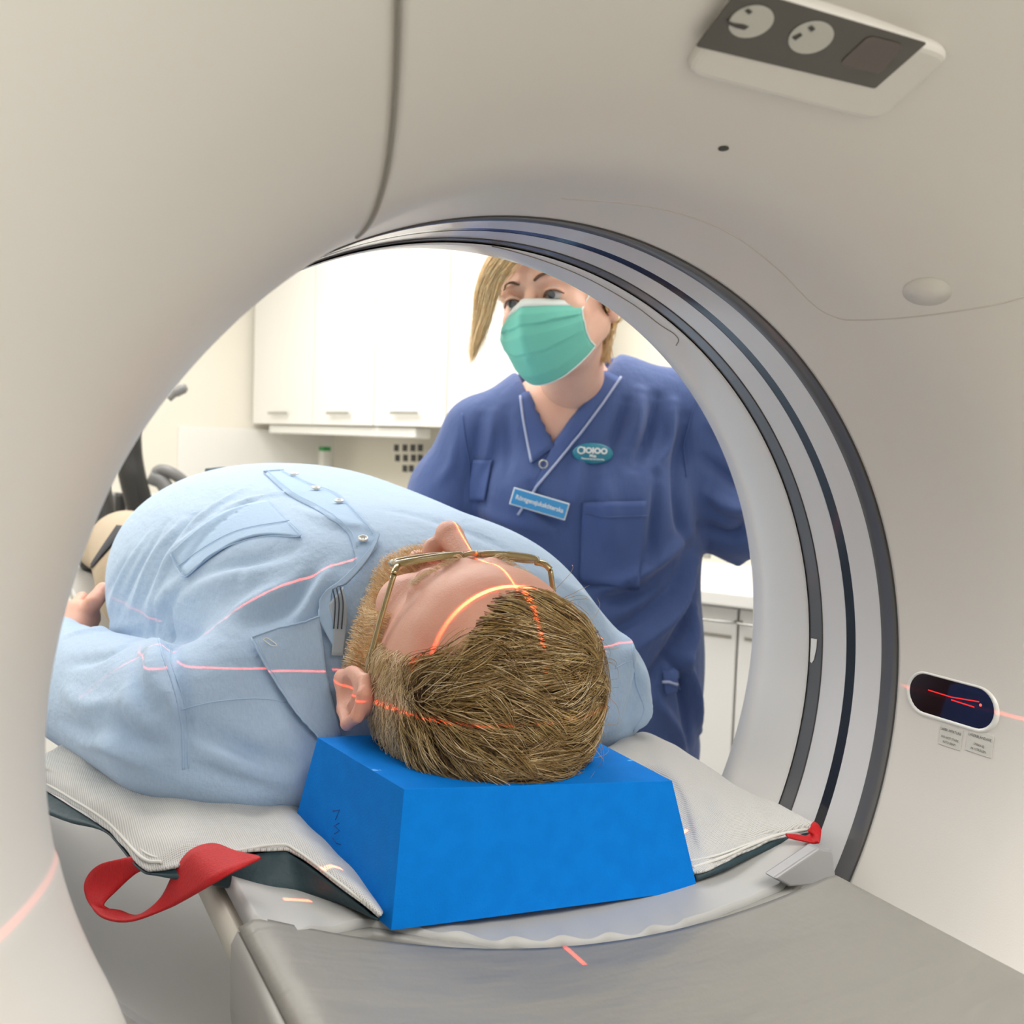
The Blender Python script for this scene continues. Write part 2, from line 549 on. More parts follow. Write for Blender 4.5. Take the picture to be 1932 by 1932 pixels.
# bore rings (axial positions measured from the photo)
yG, yF, yE, yD, yC, yB, yA = 0, .0174, .0474, .0585, .0886, .1046, .176
Vr, Fr = ring_data([(yG - .001, .3485), (yG, .3466), (yF, .3466)]); mobj('grey_band', Vr, Fr, M_band, gan)
Vr, Fr = ring_data([(yF, .3468), (yE, .3468)]); mobj('bore_film', Vr, Fr, M_film, gan)
Vr, Fr = ring_data([(yE, .347), (yD, .347)]); mobj('black_band', Vr, Fr, M_black, gan)
Vr, Fr = ring_data([(yD, .3468), (yC, .3468)]); mobj('bore_film', Vr, Fr, M_film, gan)
Vr, Fr = ring_data([(yC, .3466), (yB, .3466)]); mobj('grey_band', Vr, Fr, M_band, gan)
for nm, y, r in (('band_edge', yG - .0004, .3468), ('band_edge', yC - .0002, .3467)):
    Vr, Fr = ring_data([(y - .0012, r + .0006), (y, r - .0008), (y + .0012, r + .0006)]); mobj(nm, Vr, Fr, M_line, gan)
rear = [(yB, .3455), (yB + .002, .3445), (.13, .346), (.15, .348), (.165, .350), (.176, .353), (.19, .359), (.21, .370),
        (.24, .392), (.28, .43), (.32, .48), (.36, .55), (.39, .64), (.405, .78), (.41, 1.0)]
ry = np.interp(np.linspace(0, len(rear) - 1, 80), range(len(rear)), [p[0] for p in rear]); ry[1:] = smooth1(ry, 5)[1:]
rr_ = np.interp(np.linspace(0, len(rear) - 1, 80), range(len(rear)), [p[1] for p in rear]); rr_[1:] = smooth1(rr_, 5)[1:]
Vr, Fr = ring_data(list(zip(ry, rr_))); rear_cover = mobj('rear_cover', Vr, Fr, M_gantry2, gan)
# long lower apron behind the bore, seen below the table
V = []
for k in range(30):
    t = k / 29
    for j in range(60):
        th = math.radians(194 + (262 - 194) * j / 59)
        r = .3535 + .052 * t ** 1.2
        V.append((r * math.cos(th), .177 + .74 * t, r * math.sin(th)))
mobj('rear_apron', V, sheet_faces(30, 60), M_apron, gan, thick=.006, off=-1)
# outer housing between both faces (box-like drum standing on the floor)
def outer(th):
    a = math.radians(th); c, s_ = math.cos(a), math.sin(a)
    w, h = 1.06, 1.0
    r = (abs(c / w) ** 5 + abs(s_ / h) ** 5) ** (-.2)
    return r * c, r * s_
V = []; n = 160
for y, sc in ((-.455, .985), (-.44, 1.0), (.39, 1.0), (.41, .985)):
    for j in range(n):
        x, z = outer(360 * j / n); V.append((x * sc, y, max(z * sc, FLOOR + .02)))
mobj('housing', V, sheet_faces(4, n, True), M_gantry, gan)
V = []
for ring in ((-.455, None), (-.455, .985)):
    for j in range(n):
        th = 360 * j / n
        if ring[1] is None:
            a = math.radians(th); R = .9
            V.append((R * math.cos(a), ring[0], R * math.sin(a)))
        else:
            x, z = outer(th); V.append((x * ring[1], ring[0], max(z * ring[1], FLOOR + .02)))
mobj('front_face', V, sheet_faces(2, n, True), M_gantry, gan)
V = []
for k in (0, 1):
    for j in range(n):
        th = 360 * j / n; a = math.radians(th)
        if k == 0: V.append((.985 * math.cos(a), .409, .985 * math.sin(a)))
        else:
            x, z = outer(th); V.append((x * 1.0, .409, max(z * 1.0, FLOOR + .02)))
mobj('rear_face', V, sheet_faces(2, n, True), M_gantry, gan)

cov = bvh_of(left_cover, right_cover)
allb = bvh_of(left_cover, right_cover, rear_cover)
# cover seams
P = front_pts([SEAM], 110)[:, 0]
tube('cover_seam', [Vector(p) * 1.0 for p in P[26:90]], .0014, M_groove, gan, seg=6)
seam('trim_seam', cov, [(1060, 374), (1200, 386), (1300, 408), (1390, 448), (1470, 510), (1535, 575), (1575, 598), (1610, 604), (1700, 600), (1800, 588), (1880, 574), (1931, 560)], .0009, M_groove2, gan, off=-.0004)
# small round plug and pin hole
c0 = hit(cov, 1750, 550, 0); c1 = hit(cov, 1365, 279, 0)


def disc(name, bvh, cx, cy, rx, ry, mat_, par, off=.0008, thick=.001, rot=0, n=28):
    V = [hit(bvh, cx, cy, off)]
    cr, sr = math.cos(rot), math.sin(rot)
    for k in range(n):
        a = 2 * math.pi * k / n
        x, y = rx * math.cos(a), ry * math.sin(a)
        V.append(hit(bvh, cx + x * cr - y * sr, cy + x * sr + y * cr, off))
    F = [(0, 1 + k, 1 + (k + 1) % n) for k in range(n)]
    return mobj(name, V, F, mat_, par, thick=thick, off=0)


disc('cover_plug', cov, 1750, 550, 47, 26, M_gantry, gan, off=.0002, thick=.0007)
disc('pin_hole', cov, 1365, 279, 10, 4.2, M_line, gan, off=.0005, thick=.0005, rot=-.1)

# --- rear rim insert panel
ins = [(700, 461), (800, 453), (900, 459), (1000, 483), (1100, 521), (1190, 571), (1245, 612), (1270, 628), (1280, 640), (1276, 651)]
rb = bvh_of(rear_cover)
pts = [hit(rb, *p, off=.0002) for p in pxcurve(ins, 10)]
pts = [p for p in pts if p is not None]
if len(pts) > 3: tube('rim_insert_seam', pts, .0005, M_groove, gan, seg=6)

# --- display panel set in the cover above the bore
disp = empty('gantry_display', tuple(hit(cov, 1540, 110, 0)))
disp.parent = gan; disp.location = Vector(disp.location) - gan.location
OC = [(1283, 128), (1650, 222), (1797, 88), (1400, -38)]
h4 = [hit(cov, *p, off=.0) for p in OC]
ctr = sum(h4, Vector()) / 4
nn = (h4[1] - h4[0]).cross(h4[3] - h4[0]).normalized()
if nn.dot(CAM - ctr) < 0: nn = -nn


def onplane(px, py, o, nrm):
    r = ray(px, py); t = (o - CAM).dot(nrm) / r.dot(nrm); return CAM + r * t


def rrect(c4, rad, n=8):
    """rounded quadrilateral in pixel coordinates"""
    out = []
    for i in range(4):
        p0, p, p1 = Vector(c4[i - 1]), Vector(c4[i]), Vector(c4[(i + 1) % 4])
        a = p + (p0 - p).normalized() * rad; b = p + (p1 - p).normalized() * rad
        for k in range(n + 1):
            t = k / n; out.append(a * (1 - t) ** 2 + p * 2 * t * (1 - t) + b * t * t)
    return [(q.x, q.y) for q in out]


def plate(name, pxs, o, nrm, h0, h1, mat_, par, bevel=.001, inset=None):
    n = len(pxs)
    B = [onplane(*p, o, nrm) + nrm * (h0 - 0) for p in pxs]
    T = [onplane(*p, o, nrm) + nrm * h1 for p in pxs]
    V = B + T; F = [tuple(range(n))[::-1], tuple(range(n, 2 * n))] + [(i, (i + 1) % n, n + (i + 1) % n, n + i) for i in range(n)]
    return mobj(name, V, F, mat_, par, smooth=False, bevel=bevel)


plate('display_bezel', rrect(OC, 38), ctr, nn, -.02, .006, M_gantry, disp, bevel=.004)
pc = ctr + nn * .0062
GC = [(1312, 86), (1650, 166), (1748, 80), (1395, -25)]
plate('display_glass', rrect(GC, 4, 2), pc, nn, 0, .0006, M_display, disp, bevel=0)
pc2 = pc + nn * .0008
for cx, cy in ((1417, 40), (1530, 70)):
    ic = plate('breath_icon', [(cx + 44 * math.cos(a) * math.cos(-.3) - 29 * math.sin(a) * math.sin(-.3), cy + 44 * math.cos(a) * math.sin(-.3) + 29 * math.sin(a) * math.cos(-.3)) for a in np.linspace(0, 2 * math.pi, 33)[:-1]],
               pc2, nn, 0, .0004, M_icon, disp, bevel=0)
    pc3 = pc2 + nn * .0006
    if cx < 1500:
        for k, P_ in enumerate(([(1405, 20), (1412, 16), (1420, 22), (1412, 27)], [(1372, 38), (1385, 44), (1402, 46), (1413, 50), (1404, 56), (1388, 52), (1374, 46)])):
            plate('icon_mark', P_, pc3, nn, 0, .0003, M_icond, ic, bevel=0)
    else:
        for P_ in ([(1524, 52), (1532, 48), (1538, 54), (1530, 60)], [(1494, 70), (1510, 62), (1514, 66), (1500, 76)]):
            plate('icon_mark', P_, pc3, nn, 0, .0003, M_icond, ic, bevel=0)
plate('display_screen', rrect([(1582, 120), (1660, 140), (1706, 84), (1640, 66)], 14, 4), pc2, nn, 0, .0003, M_displayL, disp, bevel=0)

# --- laser windows (right one seen, its twin faces it behind the left lip)
def stadium(hy, hz, n=14):
    out = []
    for s_ in (1, -1):
        for k in range(n + 1):
            a = -math.pi / 2 + math.pi * k / n
            out.append((s_ * (hy - hz) + s_ * hz * math.cos(a), s_ * hz * math.sin(a)))
    return out


for side in (1, -1):
    lw = empty('laser_window', (side * .345, -.056, 0)); lw.parent = gan; lw.location = Vector(lw.location) - gan.location
    cy = -.056; X = side * .3462
    O_ = stadium(.0450, .0190); I_ = stadium(.0408, .0160)
    n = len(O_)
    V = [(X + side * .001, cy + a, b - .001) for a, b in O_] + [(X - side * .0012, cy + a, b - .0006) for a, b in stadium(.0436, .0178)] + [(X - side * .0004, cy + a, b) for a, b in I_] + [(X + side * .003, cy + a, b) for a, b in I_]
    if side < 0: V = [(v[0] + .012, v[1], v[2]) for v in V]
    mobj('window_rim', V, sheet_faces(4, n, True), M_whiteplastic, lw)
    dx = .012 if side < 0 else 0
    V = [(X + dx, cy + a, b) for a, b in I_]
    mobj('window_glass', V, [tuple(range(n))], M_laserglass, lw, smooth=False, thick=.0004)
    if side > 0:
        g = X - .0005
        for (ya, yb, za, zb) in ((-.034, -.057, .0035, .0030), (-.057, -.083, .0030, .0055), (-.057, -.079, .0008, .0002)):  # mirrored laser fans painted as thin glowing strips on the glass
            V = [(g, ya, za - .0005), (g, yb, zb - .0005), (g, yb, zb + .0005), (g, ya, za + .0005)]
            mobj('painted_beam_reflection', V, [(0, 1, 2, 3)], M_laserem2, lw, smooth=False, thick=.0003)
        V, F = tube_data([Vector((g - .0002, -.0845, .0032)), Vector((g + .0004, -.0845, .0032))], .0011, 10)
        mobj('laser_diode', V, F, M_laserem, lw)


def text_mesh(name, s, size, mat_, origin, xdir, ydir, par=None, bold=0, extr=.0002, align='CENTER', xs=1.0):
    cu = bpy.data.curves.new(name, 'FONT'); cu.body = s; cu.size = size; cu.align_x = align; cu.align_y = 'CENTER'
    cu.extrude = 0; cu.offset = bold; cu.resolution_u = 3
    t = bpy.data.objects.new(name, cu); COL.objects.link(t)
    dg = bpy.context.evaluated_depsgraph_get(); dg.update()
    me = bpy.data.meshes.new_from_object(t.evaluated_get(dg))
    bpy.data.objects.remove(t); 
    xd = Vector(xdir).normalized(); yd = Vector(ydir).normalized(); zd = xd.cross(yd)
    for v in me.vertices:
        c = v.co; v.co = Vector(origin) + xd * c.x * xs + yd * c.y + zd * extr
    me.materials.clear(); me.materials.append(mat_)
    o = bpy.data.objects.new(name, me); COL.objects.link(o); setparent(o, par)
    return o


def sticker(pxc, pyc, w, h, lines, name, lab):
    c = hit(cov, pxc, pyc, 0)
    _, nrm, _, _ = cov.find_nearest(c)
    if nrm.dot(CAM - c) < 0: nrm = -nrm
    xd = Vector((0, -1, 0)); xd = (xd - nrm * xd.dot(nrm)).normalized(); yd = nrm.cross(xd)
    root = empty(name, tuple(c)); root.parent = gan; root.location = Vector(root.location) - gan.location
    M = Matrix((xd, yd, nrm)).transposed()
    V, F = box_data(c + nrm * .0005, (w, h, .0004), M)
    b = mobj('sticker_base', V, F, M_sticker, root, smooth=False, bevel=.00015)
    for (txt, dy, sz, xs) in lines:
        text_mesh('sticker_text', txt, sz, M_print, c + nrm * .0009 + yd * dy, xd, yd, root, xs=xs)
    return root


sticker(1794, 1391, .0215, .0165, [('LASER APERTURE', .0048, .0030, .85), ('DO NOT STARE', -.0012, .0026, .9), ('INTO BEAM', -.0050, .0026, .9)], 'warning_sticker', '')
sticker(1849, 1402, .0235, .0175, [('LASERBLÄNDARE', .0045, .0030, .9), ('STIRRA EJ', -.0018, .0026, .9), ('IN I STRÅLEN', -.0056, .0026, .9)], 'warning_sticker', '')
# white wedge mark on the inner grey band
bb = BVHTree.FromPolygons([Vector(v) for v in ring_data([(yC, .3465), (yB, .3465)])[0]], ring_data([(yC, .3465), (yB, .3465)])[1])
mk = [hit(bb, *p, off=.0004) for p in [(1531, 1204), (1542, 1206), (1541, 1222), (1536, 1245), (1532, 1251), (1529, 1248)]]
mobj('band_mark', mk, [tuple(range(6))], M_whiteplastic, gan, smooth=False, thick=.0003, off=0)

# ------------------------------------------------------------------ room
dA = Vector((-.168, .986, 0)).normalized(); nA = Vector((-dA.y, dA.x, 0))   # normal towards the bore side
if nA.x > 0: nA = -nA
PA = at(660, 803, d=4.3)
dB = Vector((-.503, .864, 0)).normalized(); nB = Vector((-dB.y, dB.x, 0))
if nB.x > 0: nB = -nB
PB = at(1387, 1145, d=2.46)
CE = 1.36


def wallquad(name, a, b, z0, z1, mat_, kind='structure', th=.06, n=None):
    a = Vector((a[0], a[1], 0)); b = Vector((b[0], b[1], 0))
    nrm = n if n is not None else Vector((-(b - a).y, (b - a).x, 0)).normalized()
    V = [a + Vector((0, 0, z0)), b + Vector((0, 0, z0)), b + Vector((0, 0, z1)), a + Vector((0, 0, z1))]
    V += [v - nrm * th for v in V]
    F = [(0, 1, 2, 3), (7, 6, 5, 4), (0, 4, 5, 1), (1, 5, 6, 2), (2, 6, 7, 3), (3, 7, 4, 0)]
    o = mobj(name, V, F, mat_, smooth=False)
    if kind: tag(o, kind=kind)
    return o


def vplane(px, py, P0, nrm):
    r = ray(px, py); t = (P0 - CAM).dot(nrm) / r.dot(nrm); return CAM + r * t


def isect(p, d, q, e):
    # p + t d = q + s e in XY
    det = d.x * (-e.y) + d.y * e.x
    t = ((q - p).x * (-e.y) + (q - p).y * e.x) / det
    return p + d * t


WA = PA - nA * .34; WB = PB - nB * .58
corner = isect(WA, dA, WB, dB); corner.z = 0
endL = vplane(477, 800, PA, nA)           # left end of the wall cabinets
farp = Vector((endL.x, endL.y, 0)) + dA * .03
backA = farp - nA * .45; backB = farp + nA * 2.6
wr1 = wallquad('wall_right', corner - dA * 0, backA + dA * .0, FLOOR, CE, M_wall, n=nA)
bEnd = WB - dB * 1.8
wr2 = wallquad('wall_side', (bEnd.x, bEnd.y), (corner.x, corner.y), FLOOR, CE, M_wall, n=nB)
wallquad('wall_back', (backA.x, backA.y), (backB.x, backB.y), FLOOR, CE, M_wall, n=-dA)
wallquad('wall_left', (-2.3, -3.2), (backB.x, backB.y), FLOOR, CE, M_wall, n=Vector((1, 0, 0)))
wallquad('wall_front', (-2.3, -3.2), (2.6, -3.2), FLOOR, CE, M_wall, n=Vector((0, 1, 0)))
wallquad('wall_right', (2.6, -3.2), (bEnd.x, bEnd.y), FLOOR, CE, M_wall, n=Vector((-1, 0, 0)))
for nm, z, m_ in (('floor', FLOOR, M_floor), ('ceiling', CE, M_ceil)):
    V, F = box_data((.0, 1.0, z + (-.03 if nm == 'floor' else .03)), (6.5, 9.4, .06))
    tag(mobj(nm, V, F, m_, smooth=False), kind='structure')

# wall cabinets: three whole doors and the next one towards the colleague
doors = [477, 590, 705, 842, 985]
zb = .237
for i in range(4):
    p0 = vplane(doors[i], 802, PA, nA); p1 = vplane(doors[i + 1], 802, PA, nA)
    p0.z = p1.z = 0
    L = (p1 - p0).length; e = (p1 - p0).normalized()
    c = empty('wall_cabinet', tuple(p0 + Vector((0, 0, zb))))
    tag(c, ['white wall cabinet at the far left end of the upper row', 'white wall cabinet second from the left of the upper row',
            'white wall cabinet third from the left, above the strip lamp end', 'white wall cabinet of the upper row nearest the masked person'][i], 'cabinet', 'white wall cabinets')
    M = Matrix((e, nA, Vector((0, 0, 1)))).transposed()
    H = 1.0
    box('cabinet_body', (p0 + p1) / 2 - nA * .17 + Vector((0, 0, zb + H / 2)), (L - .002, .31, H), M_carc, c, M, .001)
    box('door', (p0 + p1) / 2 - nA * .006 + Vector((0, 0, zb + H / 2)), (L - .012, .018, H - .004), M_cab, c, M, .002)
    hb = zb + .052
    q = (p0 + p1) / 2 + nA * .022 + Vector((0, 0, hb))
    box('handle', q, (.20, .008, .012), M_steel, c, M, .002)
# strip lamp under the cabinets
p0 = vplane(520, 812, PA - nA * .05, nA); p1 = vplane(798, 818, PA - nA * .05, nA)
e = Vector((p1.x - p0.x, p1.y - p0.y, 0)); L = e.length; e.normalize()
M = Matrix((e, nA, Vector((0, 0, 1)))).transposed()
mid = (p0 + p1) / 2; mid.z = zb - .022
o = box('strip_lamp', mid, (L, .07, .04), M_whiteplastic, None, M, .006)
tag(o, 'long white strip lamp fixed under the wall cabinets', 'lamp')
# small dark pictures on the wall under the cabinets
wp = WA + nA * .004
for r_, (yy, xs_) in enumerate(((845, (748, 764, 779, 793)), (864, (750, 765, 780, 793)), (884, (764, 776)))):
    for k, xx in enumerate(xs_):
        c = vplane(xx, yy, wp, nA)
        o = box('wall_picture', c, (.038, .004, .030), M_dark, None, Matrix((dA, nA, Vector((0, 0, 1)))).transposed(), .001)
        nm = ['top row', 'middle row', 'bottom row'][r_]; ps = (['first', 'second', 'third', 'fourth'] if len(xs_) == 4 else ['left', 'right'])[k]
        tag(o, f'small dark picture under the wall cabinets, {ps} from the left, {nm}' if len(xs_) == 4 else f'small dark picture under the wall cabinets, {ps} one of the {nm} pair', 'picture', 'small dark pictures under the wall cabinets')
c = vplane(619, 872, wp, nA)
gt = empty('dispenser', tuple(c)); tag(gt, 'narrow pale dispenser with a green top on the wall under the cabinets', 'dispenser')
MA = Matrix((dA, nA, Vector((0, 0, 1)))).transposed()
box('dispenser_body', c + nA * .02, (.055, .04, .12), M_paper, gt, MA, .006)
box('dispenser_top', c + nA * .02 + Vector((0, 0, .066)), (.055, .042, .022), M_greencap, gt, MA, .004)
# pale panel on the back wall
pb = vplane(425, 860, farp, dA)
p_l = vplane(372, 805, farp - dA * .012, dA)
V, F = box_data((p_l + Vector((0, 0, -.5)) - nA * .42), (1.02, .02, 1.0), Matrix((nA, dA, Vector((0, 0, 1)))).transposed())
o = mobj('wall_panel', V, F, M_cab, None, smooth=False, bevel=.003); tag(o, 'pale protective panel on the cream back wall left of the cabinets', 'panel')
# notices behind the masked person
wB = WB + nB * .004
MB_ = Matrix((dB, nB, Vector((0, 0, 1)))).transposed()
for px_, py_, w, h, m_, lab in ((920, 680, .12, .07, M_bluep, 'pale blue printed notice on the wall left of the green face mask'), (913, 705, .07, .03, M_yellow, 'small yellow label on the wall left of the green face mask'), (1000, 668, .10, .05, M_paper, 'white paper notice on the wall behind the masked person')):
    c = vplane(px_, py_, WA + nA * .004, nA)
    pp = box('paper_notice', c, (w, .002, h), M_paper, None, MA, 0)
    tag(pp, lab, 'notice')
    if m_ is not M_paper: box('notice_print', c + nA * .002, (w * .8, .001, h * .5), m_, pp, MA, 0)

# base units and worktop at the right
zt_ = PB.z
e = -dB
tops = empty('worktop', tuple(PB + Vector((0, 0, .0)))); tag(tops, 'white worktop over the base cabinets at the right of the bore', 'worktop')
MBx = Matrix((dB, nB, Vector((0, 0, 1)))).transposed()
box('worktop_slab', PB + dB * -.35 - nB * .28 + Vector((0, 0, .018)), (2.3, .60, .036), M_cab, tops, MBx, .006)
g = []
for q in (1250, 1316 - 40, 1389, 1510):
    pass
dq = [vplane(x_, 1250, PB - nB * .02, nB) for x_ in (1292, 1389, 1496, 1618)]
bl = ['white base cabinet under the worktop beside the blue tunic', 'white base cabinet under the worktop next to the scanner rim', 'white base cabinet hidden mostly behind the scanner rim']
for i in range(3):
    p0 = dq[i].copy(); p1 = dq[i + 1].copy(); p0.z = p1.z = 0
    L = (p1 - p0).length; e = (p1 - p0).normalized(); M = Matrix((e, nB, Vector((0, 0, 1)))).transposed()
    c = empty('base_cabinet', tuple(p0 + Vector((0, 0, FLOOR)))); tag(c, bl[i], 'cabinet', 'white base cabinets')
    zt = zt_ - .002; H = zt - (FLOOR + .1)
    box('cabinet_body', (p0 + p1) / 2 - nB * .28 + Vector((0, 0, zt - H / 2)), (L - .002, .52, H), M_cab, c, M, .001)
    box('door', (p0 + p1) / 2 - nB * .008 + Vector((0, 0, zt - H / 2)), (L - .006, .018, H - .012), M_cab, c, M, .002)
    hp = (p0 + p1) / 2 + nB * .03 + Vector((0, 0, zt - .035))
    tube('handle', [hp - e * .06 - nB * .03, hp - e * .055, hp + e * .055, hp + e * .06 - nB * .03], .0035, M_steel, c, smoothn=14)
    box('label_strip', (p0 + p1) / 2 + nB * .0025 + Vector((0, 0, zt - .075)), (.10, .002, .007), M_gap, c, M, 0)
# things on / above the worktop
c = vplane(1334, 1050, WB + nB * .05, nB)
pp = tube('water_pipe', [Vector((c.x, c.y, zt_ + .05)), Vector((c.x, c.y, zt_ + .6))], .012, M_steel); tag(pp, 'vertical steel pipe on the wall above the worktop beside the blue sleeve', 'pipe')
c = vplane(1456, 1063, WB + nB * .2, nB); c.z += .0
pp = box('red_canister', c, (.06, .06, .10), M_redp, None, MBx, .01); tag(pp, 'small red canister above the worktop at the scanner rim', 'canister')
pc_ = vplane(1452, 1105, WB + nB * .2, nB)
o = box('paper_box', Vector((c.x, c.y, (c.z - .052 + zt_ + .038) / 2)), (.10, .09, max(.02, c.z - .054 - zt_ - .040)), M_paper, None, MBx, .004); tag(o, 'white box on the worktop under the red canister', 'box')

# ------------------------------------------------------------------ patient table
def zt(x, y=0):
    return -.146 + .023 * ((x - .015) / .2) ** 2 - .006 * (x / .2)


bed = empty('patient_table', (0, .8, FLOOR)); tag(bed, 'motorised patient table with curved cradle sliding into the scanner bore', 'table')
# cradle shell
V = []; nx = 30; ys = [-.02, .2, .6, 1.2, 2.4]
xs = np.linspace(-.20, .22, nx)
for y in ys:
    for x in xs: V.append((x, y, zt(x) - .016))
mobj('cradle', V, sheet_faces(len(ys), nx), M_cradle, bed, thick=.02)
V, F = box_data((0, 1.72, -.36), (.46, 1.46, .34)); mobj('table_body', V, F, M_gantry2, bed, smooth=False, bevel=.03)
V, F = box_data((0, 1.75, -.80), (.36, 1.1, .56)); mobj('table_base', V, F, M_gantry2, bed, smooth=False, bevel=.04)
# mattress with a wavy front hem
XK = [-.20, -.175, -.115, -.04, .055, .115, .19, .235, .262]
YK = [.02, -.002, .02, -.022, -.045, -.045, -.043, -.026, -.005]
V = []; nx = 150; ny = 40
for j in range(ny):
    for i in range(nx):
        x = -.195 + .445 * i / (nx - 1)
        yf = np.interp(x, XK, YK) + .0022 * math.sin(x * 190) * (1 if -.09 < x < .1 else .12)
        t = (j / (ny - 1)) ** 2
        y = yf + (1.9 - yf) * t
        z = zt(x) + .004 + .0012 * math.sin(x * 190 + 1) * (1 if x < .1 else .1) * math.exp(-(y - yf) / .02)
        V.append((x, y, z))
matt = mobj('mattress', V, sheet_faces(ny, nx), M_mattress, bed, thick=.012)
pts = [Vector((x, np.interp(x, XK, YK) - .002, zt(x) - .006)) for x in np.linspace(-.19, .25, 60)]
tube('mattress_hem', pts, .0045, M_greyplastic if False else M_cushside, bed, seg=8)
V = [at(p[0], p[1], y=-.046) for p in ((1450, 1652), (1535, 1595), (1561, 1599), (1569, 1662), (1480, 1668))]
mobj('cradle_end', V, [(0, 1, 2, 3, 4)], M_greyplastic, bed, smooth=False, thick=.012, off=0, bevel=.002)

# near cushion: the head extension of the table, running out of the bore past the camera
ext = empty('table_extension', (0, -.6, -.2)); tag(ext, 'grey vinyl padded table extension in the near foreground', 'cushion')
V = []; nx = 60; ny = 60
for j in range(ny):
    t = j / (ny - 1)
    for i in range(nx):
        u = i / (nx - 1); x = -.202 + .414 * u
        y0 = .016 - .098 * u - .012 * math.sin(u * math.pi)
        y = y0 + (-1.35 - y0) * t ** 1.4
        edge = min(u, 1 - u)
        z = -.150 + .034 * (2 * u - 1) ** 2 + .002 - .008 * u * 0
        r = .016
        du = edge * .414
        if du < r: z -= (r - math.sqrt(max(0, r * r - (r - du) ** 2))) * .5
        V.append((x, y, z))
top = mobj('cushion_top', V, sheet_faces(ny, nx), M_cushion, ext, thick=.006)
for sx, nm in ((-.202, 'cushion_side'), (.212, 'cushion_side')):
    V = []; n2 = 14
    sg = -1 if sx < 0 else 1
    for (dx, z) in ((0, -.1205), (.0035, -.128), (.003, -.17), (-.004, -.24), (-.01, -.30)):
        for k in range(n2):
            t = k / (n2 - 1); y0 = .016 if sx < 0 else -.082
            V.append((sx + sg * dx, y0 + (-1.35 - y0) * t + (.0), z))
    mobj(nm, V, sheet_faces(5, n2), M_cushside, ext, thick=.004)
V = []
for z in (-.0, -.012, -.09, -.16):
    for i in range(nx):
        u = i / (nx - 1); x = -.202 + .414 * u
        V.append((x, .016 - .098 * u - .012 * math.sin(u * math.pi) + (.001 if z else 0), -.1505 + .034 * (2 * u - 1) ** 2 + z))
mobj('cushion_front', V, sheet_faces(4, nx), M_cushside, ext, thick=.003)
tube('cushion_piping', [Vector((-.1995, .014 - t * 1.3, -.1205)) for t in np.linspace(0, 1, 20)], .0016, M_cushside, ext, seg=6)

# ------------------------------------------------------------------ blue head pillow
pil_c = [(-.108, .000, -.1300), (.140, -.006, -.1425), (.128, .150, -.138), (-.134, .158, -.124),
         (-.100, .004, -.0365), (.114, -.002, -.0550), (.106, .140, -.050), (-.121, .132, -.0345)]
# subdivided hexahedron so that the head can press a hollow into it
def hexgrid(c, n=26):
    bm = bmesh.new()
    c = [Vector(p) for p in c]
    def tri(u, v, w):
        b = (c[0] * (1 - u) + c[1] * u) * (1 - v) + (c[3] * (1 - u) + c[2] * u) * v
        t = (c[4] * (1 - u) + c[5] * u) * (1 - v) + (c[7] * (1 - u) + c[6] * u) * v
        return b * (1 - w) + t * w
    def face(f):
        vs = [[bm.verts.new(f(i / n, j / n)) for i in range(n + 1)] for j in range(n + 1)]
        for j in range(n):
            for i in range(n): bm.faces.new((vs[j][i], vs[j][i + 1], vs[j + 1][i + 1], vs[j + 1][i]))
    face(lambda a, b: tri(a, b, 1)); face(lambda a, b: tri(a, 1 - b, 0)); face(lambda a, b: tri(a, 0, b))
    face(lambda a, b: tri(1, a, b)); face(lambda a, b: tri(1 - a, 1, b)); face(lambda a, b: tri(0, 1 - a, b))
    bmesh.ops.remove_doubles(bm, verts=bm.verts, dist=.0004)
    return bm
bm = hexgrid(pil_c)
HC = Vector((-.006, .125, .010))
for v in bm.verts:
    # hollow pressed by the head
    p = v.co
    q = Vector(((p.x - HC.x) / .096, (p.y - .102) / .10, (p.z - .022) / .093))
    if q.length < 1.0 and p.z > -.10:
        p.z -= (1 - q.length) * .093 * (.9 if p.z > -.06 else .3)
me = bpy.data.meshes.new('head_pillow'); bm.to_mesh(me); bm.free(); me.materials.append(M_blue)
pillow = bpy.data.objects.new('head_pillow', me); COL.objects.link(pillow)
b = pillow.modifiers.new('b', 'BEVEL'); b.width = .003; b.segments = 2; b.limit_method = 'ANGLE'; b.angle_limit = .7
tag(pillow, 'bright blue foam block pillow under the lying patient head', 'pillow')
pb_ = bvh_of(pillow)
for k, P_ in enumerate(([(628, 1530), (641, 1528), (633, 1547)], [(640, 1553), (630, 1558), (641, 1567), (631, 1573)], [(628, 1581), (635, 1591), (643, 1593)])):
    pts = [hit(pb_, *p, off=-.0001) for p in P_]
    pts = [p for p in pts if p]
    if len(pts) > 2: tube('pressed_mark', pts, .0005, M_groovblue, pillow, seg=5)

